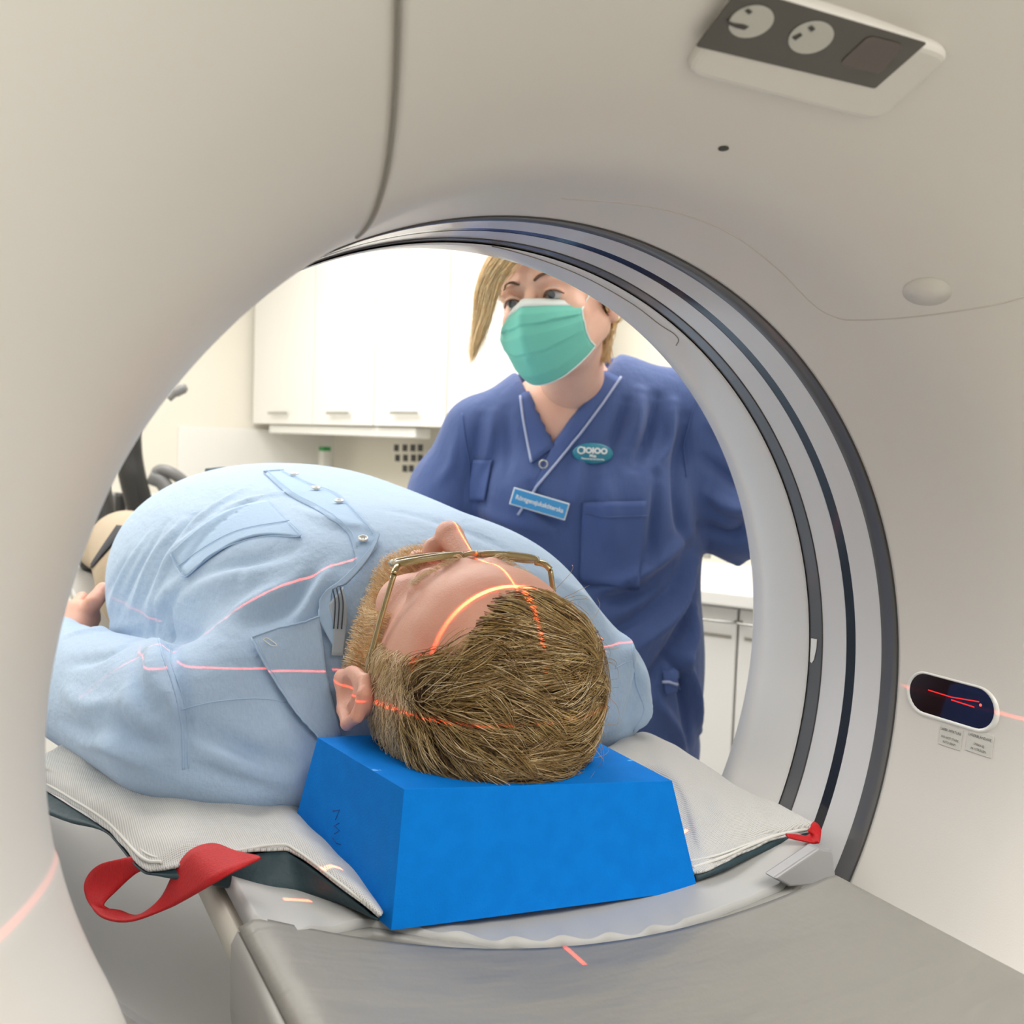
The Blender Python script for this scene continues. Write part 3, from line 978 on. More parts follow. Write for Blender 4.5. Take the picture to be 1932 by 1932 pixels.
# ------------------------------------------------------------------ implicit-surface modelling
class SDF:
    def __init__(s, lo, hi, h):
        s.lo = np.array(lo, float); s.h = h
        n = np.ceil((np.array(hi) - s.lo) / h).astype(int) + 1
        ax = [s.lo[i] + h * np.arange(n[i]) for i in range(3)]
        s.X, s.Y, s.Z = [a.astype(np.float32) for a in np.meshgrid(*ax, indexing='ij')]
        s.F = np.full(s.X.shape, 1e3, np.float32)

    def local(s, o, ax, ay, az):
        dx, dy, dz = s.X - o[0], s.Y - o[1], s.Z - o[2]
        s.L = [dx * a[0] + dy * a[1] + dz * a[2] for a in (ax, ay, az)]

    def pts(s, loc):
        return s.L if loc else (s.X, s.Y, s.Z)

    def cap(s, a, b, ra, rb=None, loc=False, sq=None):
        rb = ra if rb is None else rb
        X, Y, Z = s.pts(loc)
        a = np.array(a, float); b = np.array(b, float); d = b - a; L = d @ d + 1e-12
        t = np.clip(((X - a[0]) * d[0] + (Y - a[1]) * d[1] + (Z - a[2]) * d[2]) / L, 0, 1)
        q = [X - a[0] - t * d[0], Y - a[1] - t * d[1], Z - a[2] - t * d[2]]
        if sq: q = [q[i] * sq[i] for i in range(3)]
        return np.sqrt(q[0] ** 2 + q[1] ** 2 + q[2] ** 2) - (ra + (rb - ra) * t)

    def ell(s, c, r, loc=False, p=2):
        X, Y, Z = s.pts(loc)
        q = [(X - c[0]) / r[0], (Y - c[1]) / r[1], (Z - c[2]) / r[2]]
        if p == 2: k = np.sqrt(q[0] ** 2 + q[1] ** 2 + q[2] ** 2)
        else: k = (np.abs(q[0]) ** p + np.abs(q[1]) ** p + np.abs(q[2]) ** p) ** (1. / p)
        g = np.sqrt((q[0] / r[0]) ** 2 + (q[1] / r[1]) ** 2 + (q[2] / r[2]) ** 2) + 1e-9
        if p == 2: return k * (k - 1) / g
        return (k - 1) * min(r)

    def add(s, d, k=.01):
        h = np.clip(.5 + .5 * (d - s.F) / k, 0, 1)
        s.F = (d * (1 - h) + s.F * h - k * h * (1 - h)).astype(np.float32)

    def sub(s, d, k=.004):
        h = np.clip(.5 - .5 * (s.F + d) / k, 0, 1)
        s.F = (s.F * (1 - h) - d * h + k * h * (1 - h)).astype(np.float32)

    def mesh(s):
        F = s.F; ins = F < 0
        nx, ny, nz = F.shape
        acc = np.zeros((nx - 1, ny - 1, nz - 1, 3), np.float32); cnt = np.zeros((nx - 1, ny - 1, nz - 1), np.float32)
        for ax in range(3):
            o1, o2 = [(1, 2), (0, 2), (0, 1)][ax]
            for u in (0, 1):
                for v in (0, 1):
                    sl0 = [slice(0, -1)] * 3; sl1 = [slice(0, -1)] * 3
                    sl0[ax] = slice(0, -1); sl1[ax] = slice(1, None)
                    for o, w in ((o1, u), (o2, v)):
                        sl0[o] = sl1[o] = slice(w, F.shape[o] - 1 + w)
                    a = F[tuple(sl0)]; b = F[tuple(sl1)]
                    m = (a < 0) != (b < 0)
                    t = np.where(m, a / (a - b + 1e-12), 0)
                    off = [0, 0, 0]; off[o1] = u; off[o2] = v
                    for c in range(3):
                        acc[..., c] += np.where(m, (t if c == ax else off[c]), 0)
                    cnt += m
        mask = cnt > 0
        idx = np.full(mask.shape, -1, np.int64); idx[mask] = np.arange(mask.sum())
        I = np.argwhere(mask)
        V = (I + acc[mask] / cnt[mask][:, None]) * s.h + s.lo
        Q = []
        for ax in range(3):
            o1, o2 = [(1, 2), (2, 0), (0, 1)][ax]
            sl0 = [slice(1, -1)] * 3; sl1 = [slice(1, -1)] * 3
            sl0[ax] = slice(0, -1); sl1[ax] = slice(1, None)
            a = ins[tuple(sl0)]; b = ins[tuple(sl1)]
            for sgn in (0, 1):
                m = (a & ~b) if sgn == 0 else (~a & b)
                J = np.argwhere(m)
                if not len(J): continue
                J = J.copy(); J[:, o1] += 1; J[:, o2] += 1
                q = []
                for du, dv in ((0, 0), (-1, 0), (-1, -1), (0, -1)):
                    K = J.copy(); K[:, o1] += du; K[:, o2] += dv
                    q.append(idx[K[:, 0], K[:, 1], K[:, 2]])
                q = np.stack(q, 1)
                if sgn: q = q[:, ::-1]
                Q.append(q)
        Q = np.concatenate(Q); Q = Q[(Q >= 0).all(1)]
        return V, Q


def relax(V, Q, n=2, lam=.5):
    V = np.array(V, float)
    E_ = np.concatenate([Q[:, [0, 1]], Q[:, [1, 2]], Q[:, [2, 3]], Q[:, [3, 0]]])
    E_ = np.concatenate([E_, E_[:, ::-1]])
    deg = np.bincount(E_[:, 0], minlength=len(V)) + 1e-9
    for k in range(n):
        A = np.stack([np.bincount(E_[:, 0], weights=V[E_[:, 1], c], minlength=len(V)) for c in range(3)], 1) / deg[:, None]
        V = V + lam * (A - V)
    return V


def vnormals(V, Q):
    n = np.cross(V[Q[:, 2]] - V[Q[:, 0]], V[Q[:, 3]] - V[Q[:, 1]])
    N = np.zeros_like(V)
    for k in range(4):
        for c in range(3): N[:, c] += np.bincount(Q[:, k], weights=n[:, c], minlength=len(V))
    return N / (np.linalg.norm(N, axis=1)[:, None] + 1e-12)


def fold(V, N, lines, bvh=None):
    """raise or sink cloth along lines drawn in photo pixels on the surface: (pixels, height, width)"""
    bvh = bvh
    D = np.zeros(len(V))
    for px, A, w in lines:
        pts = [hit(bvh, *p, off=0) for p in pxcurve(px, 10)]
        pts = np.array([list(p) for p in pts if p is not None])
        if len(pts) < 2: continue
        lo = pts.min(0) - 4 * w; hi = pts.max(0) + 4 * w
        sel = np.where(((V > lo) & (V < hi)).all(1))[0]
        if not len(sel): continue
        best = np.full(len(sel), 9.); tt = np.zeros(len(sel))
        for i in range(len(pts) - 1):
            a, b = pts[i], pts[i + 1]; d = b - a
            if np.linalg.norm(d) > .08: continue
            t = np.clip(((V[sel] - a) @ d) / (d @ d + 1e-12), 0, 1)
            q = np.linalg.norm(V[sel] - a - t[:, None] * d, axis=1)
            m = q < best; best[m] = q[m]; tt[m] = ((i + t) / (len(pts) - 1))[m]
        D[sel] += A * np.exp(-(best / w) ** 2) * (np.sin(np.pi * np.clip(tt, .04, .96)) ** .5)
    return V + N * D[:, None]


def head_sdf(g, wide=0.0, ear=1.0, neck=True):
    """head in local axes (a right, u up, f forward), metres"""
    L = True
    g.add(g.ell((0, .030, -.009), (.076 + wide, .088, .091), L), .001)
    g.add(g.ell((0, .045, .03), (.062 + wide * .5, .055, .056), L), .02)
    g.add(g.ell((0, -.035, .015), (.060, .075, .066), L), .02)
    for s_ in (-1, 1):
        g.add(g.cap((s_ * .056, -.045, -.002), (s_ * .016, -.098, .062), .021, .018, L), .018)
        g.add(g.ell((s_ * .043, -.024, .054), (.021, .019, .020), L), .022)
        g.add(g.cap((s_ * .012, .024, .083), (s_ * .048, .020, .066), .0095, .008, L), .008)
    g.add(g.ell((0, -.098, .064), (.023, .017, .019), L), .014)
    g.add(g.ell((0, -.072, .070), (.026, .022, .02), L), .012)
    for s_ in (-1, 1): g.sub(g.ell((s_ * .031, .003, .096), (.018, .0125, .012), L), .012)
    for s_ in (-1, 1): g.add(g.ell((s_ * .031, .002, .071), (.0135, .011, .0125), L), .004)
    g.add(g.cap((0, .014, .083), (0, -.026, .104), .0070, .0110, L), .008)
    g.add(g.ell((0, -.033, .108), (.0115, .0105, .0115), L), .006)
    for s_ in (-1, 1): g.add(g.ell((s_ * .0135, -.037, .094), (.0075, .0085, .011), L), .005)
    g.add(g.cap((-.017, -.064, .0865), (.017, -.064, .0865), .0055, .0055, L), .005)
    g.add(g.cap((-.013, -.073, .0870), (.013, -.073, .0870), .006, .006, L), .004)
    g.sub(g.cap((-.019, -.0685, .094), (.019, -.0685, .094), .0022, .0022, L), .002)
    for s_ in (-1, 1): g.sub(g.ell((s_ * .007, -.0425, .101), (.0035, .004, .005), L), .002)
    # ears
    k = ear
    for s_ in (-1, 1):
        o = (s_ * (.0765 + wide), -.004, -.012)
        P_ = lambda a, u, f: (o[0] + s_ * a * k, o[1] + u * k, o[2] + f * k)
        g.add(g.ell(P_(.006, 0, 0), (.0065 * k, .029 * k, .017 * k), L), .005)
        rim_ = [(.006, .018, .012), (.010, .027, .004), (.013, .024, -.010), (.014, .008, -.018), (.011, -.010, -.013), (.008, -.022, -.002)]
        for p, q in zip(rim_, rim_[1:]): g.add(g.cap(P_(*p), P_(*q), .0040 * k, .0040 * k, L), .003)
        g.add(g.ell(P_(.006, -.027, .003), (.0055 * k, .010 * k, .008 * k), L), .005)
        g.sub(g.ell(P_(.014, -.002, .001), (.0075 * k, .014 * k, .0090 * k), L), .003)
        g.add(g.cap(P_(.010, .014, .002), P_(.010, .002, -.008), .0026 * k, .0026 * k, L), .002)
    if neck: g.add(g.cap((0, -.045, -.028), (0, -.15, -.036), .056, .058, L), .02)


# ------------------------------------------------------------------ the lying patient
PR = empty  # short name
HO = Vector((-.003, .125, .011))
axa, axu, axf = Vector((-1, 0, 0)), Vector((0, -1, 0)), Vector((0, 0, 1))
# tiny turn of the head: chin slightly up
pitch = math.radians(-3)
R_ = Matrix.Rotation(pitch, 3, 'X')
axu = R_ @ axu; axf = R_ @ axf
g = SDF((-.130, -.02, -.115), (.125, .33, .165), .0021)
g.local(HO, axa, axu, axf)
head_sdf(g, wide=.006, ear=1.2)
HV, HQ = g.mesh(); HV = relax(HV, HQ, 1, .5)
headV, headQ = HV, HQ

g = SDF((-.36, .22, -.16), (.37, 1.95, .17), .0048)
g.add(g.ell((.0, .42, -.03), (.17, .20, .085)), .001)
g.add(g.ell((.0, .66, -.01), (.17, .24, .12)), .05)
g.add(g.ell((.0, .92, -.04), (.16, .15, .085)), .05)
g.add(g.cap((0, .2, -.05), (0, .34, -.05), .055, .07), .04)
for s_ in (-1, 1):
    sh = (s_ * .18, .30, -.05); el = (s_ * .262, .58, -.07); wr = (s_ * .262, .745, -.078)
    g.add(g.cap(sh, el, .045, .037), .03); g.add(g.cap(el, wr, .037, .026), .02)
    hd = (s_ * .240, .80, -.05)
    g.add(g.cap(wr, hd, .024, .030, sq=(1, 1, 1.25)), .015)
    base = [(.0, .035, .012), (.008, .04, 0), (.012, .036, -.014), (.012, .028, -.026)]
    for k, (dx, dy, dz) in enumerate(base):
        a = Vector(hd) + Vector((s_ * dx * .4, dy * .4 + .005, dz)); L_ = [.075, .08, .074, .06][k]
        b = a + Vector((-s_ * .012, L_ * .55, .004)); c = b + Vector((-s_ * .012, L_ * .45, -.012))
        g.add(g.cap(a, b, .0095, .009), .004); g.add(g.cap(b, c, .009, .0075), .004)
    a = Vector(hd) + Vector((-s_ * .018, -.02, .022)); b = a + Vector((-s_ * .014, .03, .010)); c = b + Vector((-s_ * .004, .03, .0))
    g.add(g.cap(a, b, .012, .0105), .008); g.add(g.cap(b, c, .0105, .009), .004)
    g.add(g.cap((s_ * .09, .98, -.05), (s_ * .10, 1.42, -.03), .078, .055), .04)
    g.add(g.cap((s_ * .10, 1.42, -.03), (s_ * .11, 1.84, -.07), .052, .036), .02)
    g.add(g.cap((s_ * .11, 1.84, -.085), (s_ * .12, 1.88, .04), .034, .028), .02)
BV, BQ = g.mesh(); BV = relax(BV, BQ, 2, .5)
person = fastmesh('person', np.concatenate([headV, BV]), np.concatenate([headQ, BQ + len(headV)]), M_skin)
tag(person, 'bearded person in pale blue shirt lying face up, head on the blue block', 'person')

# shirt
g = SDF((-.345, .13, -.15), (.345, .99, .20), .0042)
g.add(g.ell((.022, .43, -.012), (.195, .235, .140), p=2.4), .001)
g.add(g.ell((.003, .68, .0), (.218, .30, .158), p=2.2), .05)
g.add(g.cap((-.15, .272, -.045), (.17, .272, -.05), .062, .066), .05)
g.add(g.ell((0, .28, -.03), (.11, .10, .085)), .04)
g.add(g.cap((0, .245, -.035), (0, .32, -.03), .062, .085), .04)
g.add(g.cap((-.192, .278, -.060), (-.268, .60, -.082), .068, .060), .014)
g.add(g.ell((-.11, .235, -.078), (.11, .07, .052)), .03)
g.add(g.cap((-.268, .60, -.082), (-.268, .76, -.082), .058, .043), .01)
g.add(g.cap((.205, .265, -.055), (.265, .60, -.07), .062, .056), .03)
g.add(g.cap((.265, .60, -.07), (.245, .80, -.04), .056, .044), .02)
g.add(g.ell((.12, .35, .0), (.11, .13, .085)), .04)
# flat underside on the mattress, open neck
X, Y, Z = g.X, g.Y, g.Z
g.sub(Z + .134, .010)
g.F = np.maximum(g.F, (Y - .955).astype(np.float32))
SV, SQ = g.mesh(); SV = relax(SV, SQ, 3, .5)
tmp = BVHTree.FromPolygons([Vector(v) for v in SV], [tuple(q) for q in SQ])
shirt_folds = [
    ([(300, 1165), (360, 1100), (450, 1060), (540, 1040)], -.008, .012), ([(290, 1160), (330, 1120), (390, 1090), (470, 1085)], .008, .016),
    ([(280, 1150), (330, 1050), (400, 980)], .004, .009), ([(262, 1150), (310, 1040), (370, 970)], -.003, .006), ([(245, 1152), (290, 1050), (340, 985)], .003, .006),
    ([(225, 1155), (262, 1070), (310, 990)], -.003, .006), ([(200, 1160), (235, 1080), (280, 1010)], .003, .007), ([(180, 1168), (205, 1110), (240, 1050)], -.003, .006),
    ([(330, 1095), (400, 1000), (500, 930)], -.003, .006), ([(300, 1090), (370, 985), (470, 915)], .003, .007),
    ([(560, 960), (640, 990), (700, 1000)], .003, .006), ([(420, 960), (500, 935), (580, 930)], .002, .007),
    ([(320, 1160), (330, 1250), (345, 1330), (350, 1450)], -.005, .006), ([(300, 1160), (305, 1240), (325, 1330), (335, 1450)], .003, .006),
    ([(290, 1210), (280, 1260), (290, 1300), (320, 1340)], .007, .009), ([(270, 1240), (262, 1290), (285, 1340)], -.006, .008),
    ([(240, 1300), (260, 1350), (310, 1390)], .006, .009), ([(200, 1340), (250, 1390), (330, 1415)], -.005, .008), ([(180, 1380), (240, 1420), (330, 1440)], .005, .008),
    ([(210, 1390), (280, 1430), (340, 1452)], -.004, .006), ([(120, 1300), (160, 1330), (220, 1330)], .004, .008), ([(130, 1250), (190, 1240), (250, 1210)], -.003, .008),
    ([(110, 1360), (170, 1380), (240, 1370)], -.003, .007), ([(120, 1200), (180, 1190), (260, 1180)], .003, .008), ([(150, 1400), (220, 1410), (300, 1440)], .003, .006),
    ([(360, 1360), (420, 1400), (520, 1440)], -.006, .010), ([(380, 1400), (450, 1440), (550, 1460)], .006, .010), ([(440, 1400), (500, 1440), (575, 1440)], -.005, .009),
    ([(350, 1440), (430, 1465), (520, 1490)], -.004, .008), ([(500, 1300), (540, 1380), (580, 1430)], .004, .010),
    ([(430, 1170), (480, 1140), (560, 1100)], .005, .012), ([(480, 1180), (540, 1150), (580, 1100), (600, 1070)], -.004, .009), ([(560, 1180), (590, 1130), (620, 1070)], .004, .008),
    ([(1190, 1180), (1210, 1240), (1200, 1320), (1180, 1380)], -.006, .008), ([(1220, 1210), (1235, 1270), (1225, 1330), (1200, 1375)], .005, .007), ([(1160, 1170), (1180, 1200), (1190, 1260)], .005, .008),
    ([(1205, 1260), (1212, 1310), (1190, 1370)], -.004, .005), ([(760, 930), (840, 960), (900, 990)], .002, .012), ([(720, 960), (800, 975), (900, 1010), (980, 1050)], -.002, .010),
    ([(1060, 1100), (1120, 1150), (1150, 1230)], .003, .012),
]
N_ = vnormals(SV, SQ)
SV = fold(SV, N_, [(p, A * 1.5, w) for p, A, w in shirt_folds], tmp)
shirt = fastmesh('shirt', SV, SQ, M_shirt, person)
sb = BVHTree.FromPolygons([Vector(v) for v in SV], [tuple(q) for q in SQ])
# front placket
pl_a = [(497, 893), (545, 935), (600, 965), (650, 1000), (668, 1040), (672, 1078)]
pl_b = [(535, 890), (590, 915), (640, 935), (690, 985), (708, 1010), (712, 1035)]
ca, cb = pxcurve(pl_a, 9), pxcurve(pl_b, 9)
n = 34
ca = [ca[int(i * (len(ca) - 1) / n)] for i in range(n + 1)]; cb = [cb[int(i * (len(cb) - 1) / n)] for i in range(n + 1)]
V = []; last = None
for a, b in zip(ca, cb):
    for t in np.linspace(0, 1, 7):
        p = hit(sb, a[0] * (1 - t) + b[0] * t, a[1] * (1 - t) + b[1] * t, off=.0016) or last or at(a[0], a[1], y=.3)
        if last is not None and (p - last).length > .12: p = last
        last = p; V.append(p)
placket = mobj('placket', V, sheet_faces(n + 1, 7), M_shirt2, shirt, thick=.0016, off=1)
seam('placket_stitch', sb, [(x + 6, y - 3) for x, y in pl_a[:-1]], 0.0004, M_stitch, placket, off=.0030)
seam('placket_stitch', sb, [(x - 5, y + 2) for x, y in pl_b[:-1]], 0.0004, M_stitch, placket, off=.0030)
for (bx, by, rx, ry, rot) in ((685, 1023, 11, 10, 0), (640, 952, 11, 7, -.5), (596, 927, 11, 5, -.4), (556, 900, 10, 4, -.3)):
    c = hit(sb, bx, by, off=.0035) or hit(sb, bx, by + 8, off=.0035)
    if c is None: continue
    _, nrm, _, _ = sb.find_nearest(c); 
    if nrm.z < 0: nrm = -nrm
    nrm = (nrm + Vector((0, -.15, .1))).normalized()
    q = nrm.to_track_quat('Z', 'Y').to_matrix()
    V = []; prof = [(0, .0008), (.0030, .0009), (.0036, .0016), (.0046, .0016), (.0050, .0008), (.0048, 0), (0, 0)]
    for r, z in prof:
        for k in range(20):
            a = 2 * math.pi * k / 20; V.append(c + q @ Vector((r * math.cos(a), r * math.sin(a), z)))
    bt = mobj('shirt_button', V, sheet_faces(len(prof), 20, True), M_button, shirt)
    for k in range(4):
        a = math.pi / 4 + k * math.pi / 2
        w = c + q @ Vector((.0013 * math.cos(a), .0013 * math.sin(a), .001))
        tube('button_hole', [w - q @ Vector((0, 0, .0004)), w + q @ Vector((0, 0, .0002))], .0004, M_line, bt, seg=6)
# chest pocket with flap edge
pk = patch('chest_pocket', sb, [(325, 1043), (505, 948), (569, 1017), (353, 1090)], M_shirt2, shirt, 30, 20, off=.0018, thick=.0016,
           sag=lambda u, v: (0, -34 * math.sin(u * math.pi) * (1 - .35 * (1 - v))))
seam('pocket_hem', sb, [(325, 1048), (353, 1090), (400, 1052), (455, 1028), (510, 1017), (569, 1017), (548, 990)], .0005, M_stitch, pk, off=.0036)
seam('pocket_hem', sb, [(338, 1072), (400, 1030), (460, 1003), (548, 988)], .0004, M_stitch, pk, off=.0034)
# sleeve and yoke seams
seam('sleeve_seam', sb, [(284, 1160), (298, 1200), (308, 1240), (325, 1290), (340, 1350), (345, 1400), (346, 1452)], .0012, M_shirt2, shirt, off=.0)
seam('sleeve_stitch', sb, [(300, 1162), (318, 1210), (322, 1250), (340, 1300), (352, 1350), (356, 1450)], .0005, M_stitch, shirt, off=.0001)
seam('yoke_seam', sb, [(340, 1340), (400, 1325), (480, 1318), (540, 1324)], .0006, M_stitch, shirt, off=.0001)
seam('sleeve_seam', sb, [(1165, 1165), (1190, 1190), (1195, 1240), (1200, 1290), (1215, 1340), (1195, 1380)], .0009, M_shirt2, shirt, off=.0001)
seam('yoke_seam', sb, [(1160, 1262), (1180, 1250), (1200, 1245)], .0006, M_stitch, shirt, off=.0001)

# collar: fallen leaf at the near shoulder, its stand round the neck, inner band
def hp(px, py, off=.004, y=None):
    p = hit(sb, px, py, off=off)
    return p if p is not None else at(px, py, y=y or .22)


def projgrid(rows, nu, nv, off, fy):
    """a cloth piece given by a net of photo pixels, laid onto the shirt"""
    net = [[Vector((p[0], p[1], 0)) for p in r_] for r_ in rows]
    Vp, Fp = grid_data(net, nu, nv)
    out = []; last = None
    for p in Vp:
        h = hit(sb, p.x, p.y, off=off)
        if h is None or abs(h.y - fy) > .12: h = at(p.x, p.y, d=(last - CAM).dot(-CB)) if last is not None else at(p.x, p.y, y=fy)
        last = h; out.append(h)
    A = np.array([list(q) for q in out]).reshape(nv + 1, nu + 1, 3)
    for _ in range(6):
        B = A.copy(); B[1:-1, 1:-1] = (A[:-2, 1:-1] + A[2:, 1:-1] + A[1:-1, :-2] + A[1:-1, 2:] + 2 * A[1:-1, 1:-1]) / 6; A = B
    return [Vector(q) for q in A.reshape(-1, 3)], Fp


crow = [[(606, 1170), (612, 1215), (622, 1300), (640, 1392)], [(560, 1183), (565, 1240), (590, 1330), (625, 1398)],
        [(515, 1198), (520, 1245), (560, 1335), (612, 1400)], [(476, 1213), (502, 1262), (548, 1345), (602, 1402)]]
V, F = projgrid(crow, 24, 24, .0065, .2)
colr = mobj('collar', V, F, M_shirt, shirt, thick=.0026, off=0)
tube('collar_stitch', [V[i * 25] + (CAM - V[i * 25]).normalized() * .0015 for i in range(25)], .0009, M_shirt2, colr)
tube('collar_stitch', [V[24 * 25 + i] + (CAM - V[24 * 25 + i]).normalized() * .0015 for i in range(25)], .0010, M_shirt2, colr)
tube('collar_stitch', [V[22 * 25 + i] + (CAM - V[22 * 25 + i]).normalized() * .0014 for i in range(25)], .0004, M_stitch, colr)
q = [hit(sb, *p, off=.0095) for p in [(499, 1218), (508, 1216), (525, 1227), (514, 1228), (499, 1218)]]
tube('collar_buttonhole', q, .0004, M_button, colr, smoothn=16)
srow = [[(604, 1176), (604, 1130), (640, 1106), (672, 1075), (700, 1040), (712, 1012)], [(640, 1240), (628, 1130), (656, 1108), (684, 1078), (706, 1044), (716, 1018)]]
V, F = projgrid(srow, 40, 8, .006, .25)
mobj('collar_stand', V, F, M_shirt2, shirt, thick=.0018, off=0)
V, F = projgrid([[(624, 1148), (632, 1190), (628, 1240)], [(650, 1116), (657, 1165), (650, 1240)]], 16, 8, .007, .24)
ic = mobj('inner_band', V, F, M_inner, shirt, thick=.001, off=0)
for k in range(3):
    q = [hit(sb, *p, off=.0105) or V[4] for p in [(632 + 7 * k, 1124 - 2 * k), (637 + 7 * k, 1150), (634 + 7 * k, 1195)]]
    tube('collar_stripe', q, .0006, M_stripe, ic, smoothn=12)
V, F = grid_data([[at(700, 1030, y=.29), at(720, 1035, y=.29), at(760, 1020, y=.29)], [at(690, 1070, y=.262), at(715, 1060, y=.262), at(760, 1040, y=.262)]], 8, 4)
mobj('undershirt', V, F, M_pocket, person, thick=.001, off=0)
# trousers
g = SDF((-.30, .84, -.17), (.30, 1.86, .13), .006)
g.add(g.ell((0, .96, -.03), (.19, .17, .105)), .001)
for s_ in (-1, 1):
    g.add(g.cap((s_ * .10, 1.0, -.035), (s_ * .105, 1.42, -.03), .098, .068), .03)
    g.add(g.cap((s_ * .105, 1.42, -.03), (s_ * .11, 1.82, -.07), .066, .052), .02)
TV, TQ = g.mesh(); TV = relax(TV, TQ, 2)
trous = fastmesh('trousers', TV, TQ, M_trouser, person)
tb = BVHTree.FromPolygons([Vector(v) for v in TV], [tuple(q) for q in TQ])
patch('trouser_pocket', tb, [(222, 993), (243, 996), (172, 1075), (160, 1085)], M_pocket, trous, 6, 14, off=.002, thick=.002)
g = SDF((-.20, 1.78, -.15), (.20, 1.98, .12), .006)
for s_ in (-1, 1):
    g.add(g.cap((s_ * .11, 1.86, -.085), (s_ * .123, 1.885, .05), .050, .040), .02)
    g.add(g.cap((s_ * .11, 1.83, -.08), (s_ * .11, 1.87, -.07), .052, .052), .02)
KV, KQ = g.mesh(); fastmesh('shoe', relax(KV, KQ, 2), KQ, M_rubber, person)
# dark buckle peeking above the shirt hem
o = tube('belt', [Vector((-.05, .955, .128)), Vector((-.02, .956, .131)), Vector((.02, .955, .128))], .010, M_teal, person, seg=10, smoothn=8, flat=1.2)

# ------------------------------------------------------------------ hair strands
def strands(name, roots, nrms, dirs, lens, rad, matl, par, steps=6, lift=.25, follow=None, curl=.0, seed=1, clump=0, hgt=.006, seg=3, mats=None, midx=None, grav=None, drift=None):
    rnd = np.random.RandomState(seed)
    n = len(roots)
    P = np.array(roots, float); N0 = np.array(nrms, float); D = np.array(dirs, float)
    lens = np.asarray(lens, float) if np.ndim(lens) else np.full(n, lens)
    D -= (D * N0).sum(1)[:, None] * N0; D /= np.linalg.norm(D, axis=1)[:, None] + 1e-9
    path = [P.copy()]; cur = P.copy(); base = P.copy(); Nc = N0.copy()
    hh = hgt * (.5 + rnd.rand(n))
    for k in range(1, steps + 1):
        t = k / steps
        ds = lens / steps
        base = base + D * ds[:, None]
        if drift is not None:
            D = D + drift(base) / steps
        if follow is not None:
            for i in range(n):
                loc, nr, _, _ = follow.find_nearest(Vector(base[i]))
                if (Vector(base[i]) - loc).dot(nr) < .05:
                    base[i] = loc; Nc[i] = nr
        D = D - (D * Nc).sum(1)[:, None] * Nc; D /= np.linalg.norm(D, axis=1)[:, None] + 1e-9
        D += rnd.randn(n, 3) * curl; D /= np.linalg.norm(D, axis=1)[:, None] + 1e-9
        h = hh * (np.sin(min(1, t * 1.15) * math.pi * .55) ** .7) * 1.0
        cur = base + Nc * h[:, None]
        path.append(cur.copy())
    path = np.stack(path, 1)          # n, steps+1, 3
    if clump:
        m = max(2, n // clump)
        ci = rnd.choice(n, m, replace=False); cp = path[ci, 0]
        for a in range(0, n, 4000):
            d = ((path[a:a + 4000, 0][:, None] - cp[None]) ** 2).sum(2); j = d.argmin(1)
            for k in range(1, steps + 1):
                w = .78 * (k / steps) ** 1.1
                path[a:a + 4000, k] = path[a:a + 4000, k] * (1 - w) + path[ci[j], k] * w
    K = steps + 1
    T = np.gradient(path, axis=1); T /= np.linalg.norm(T, axis=2)[..., None] + 1e-9
    ref = np.cross(T, np.broadcast_to(N0[:, None], T.shape)); ref /= np.linalg.norm(ref, axis=2)[..., None] + 1e-9
    bn = np.cross(T, ref)
    rr = rad * (1 - .75 * (np.arange(K) / steps) ** 2)
    V = np.zeros((n, K, seg, 3))
    for s_ in range(seg):
        a = 2 * math.pi * s_ / seg
        V[:, :, s_] = path + (ref * math.cos(a) + bn * math.sin(a)) * rr[None, :, None]
    idx = np.arange(n * K * seg).reshape(n, K, seg)
    Q = []
    for s_ in range(seg):
        s2 = (s_ + 1) % seg
        Q.append(np.stack([idx[:, :-1, s_], idx[:, :-1, s2], idx[:, 1:, s2], idx[:, 1:, s_]], -1).reshape(-1, 4))
    mi = None
    if mats:
        c = rnd.choice(len(mats), n, p=midx)
        mi = np.concatenate([np.repeat(c, K - 1)] * seg)
    return fastmesh(name, V.reshape(-1, 3), np.concatenate(Q), matl, par, mats, mi)


def sample(V, Q, N, maskf, n, seed=0):
    rnd = np.random.RandomState(seed)
    c = V[Q].mean(1)
    w = maskf(c)
    ar = np.linalg.norm(np.cross(V[Q[:, 1]] - V[Q[:, 0]], V[Q[:, 3]] - V[Q[:, 0]]), axis=1)
    p = w * ar; p = p / p.sum()
    k = rnd.choice(len(Q), n, p=p)
    u, v = rnd.rand(n, 1), rnd.rand(n, 1)
    q = Q[k]
    f = lambda A: (A[q[:, 0]] * (1 - u) + A[q[:, 1]] * u) * (1 - v) + (A[q[:, 3]] * (1 - u) + A[q[:, 2]] * u) * v
    return f(V), f(N)


def loc3(p, o, a, u, f):
    d = p - np.array(o)
    return d @ np.array(a), d @ np.array(u), d @ np.array(f)


hN = vnormals(headV, headQ)
hb_ = BVHTree.FromPolygons([Vector(v) for v in headV], [tuple(q) for q in headQ])


def smst(x, a, b):
    t = np.clip((x - a) / (b - a), 0, 1); return t * t * (3 - 2 * t)


def top_mask(p):
    a, u, f = loc3(p, HO, axa, axu, axf)
    aa = np.abs(a + .006)
    line = np.interp(aa, [0, .02, .03, .045, .058, .07, .2], [.074, .070, .062, .046, .027, .020, .018])
    hair = (f < line) & (u > .05) & ((aa < .060) | (u > .062))
    hair |= (f < -.02) & (u > -.035) & (aa < .058 + .3 * np.maximum(0, u))
    return hair.astype(float)


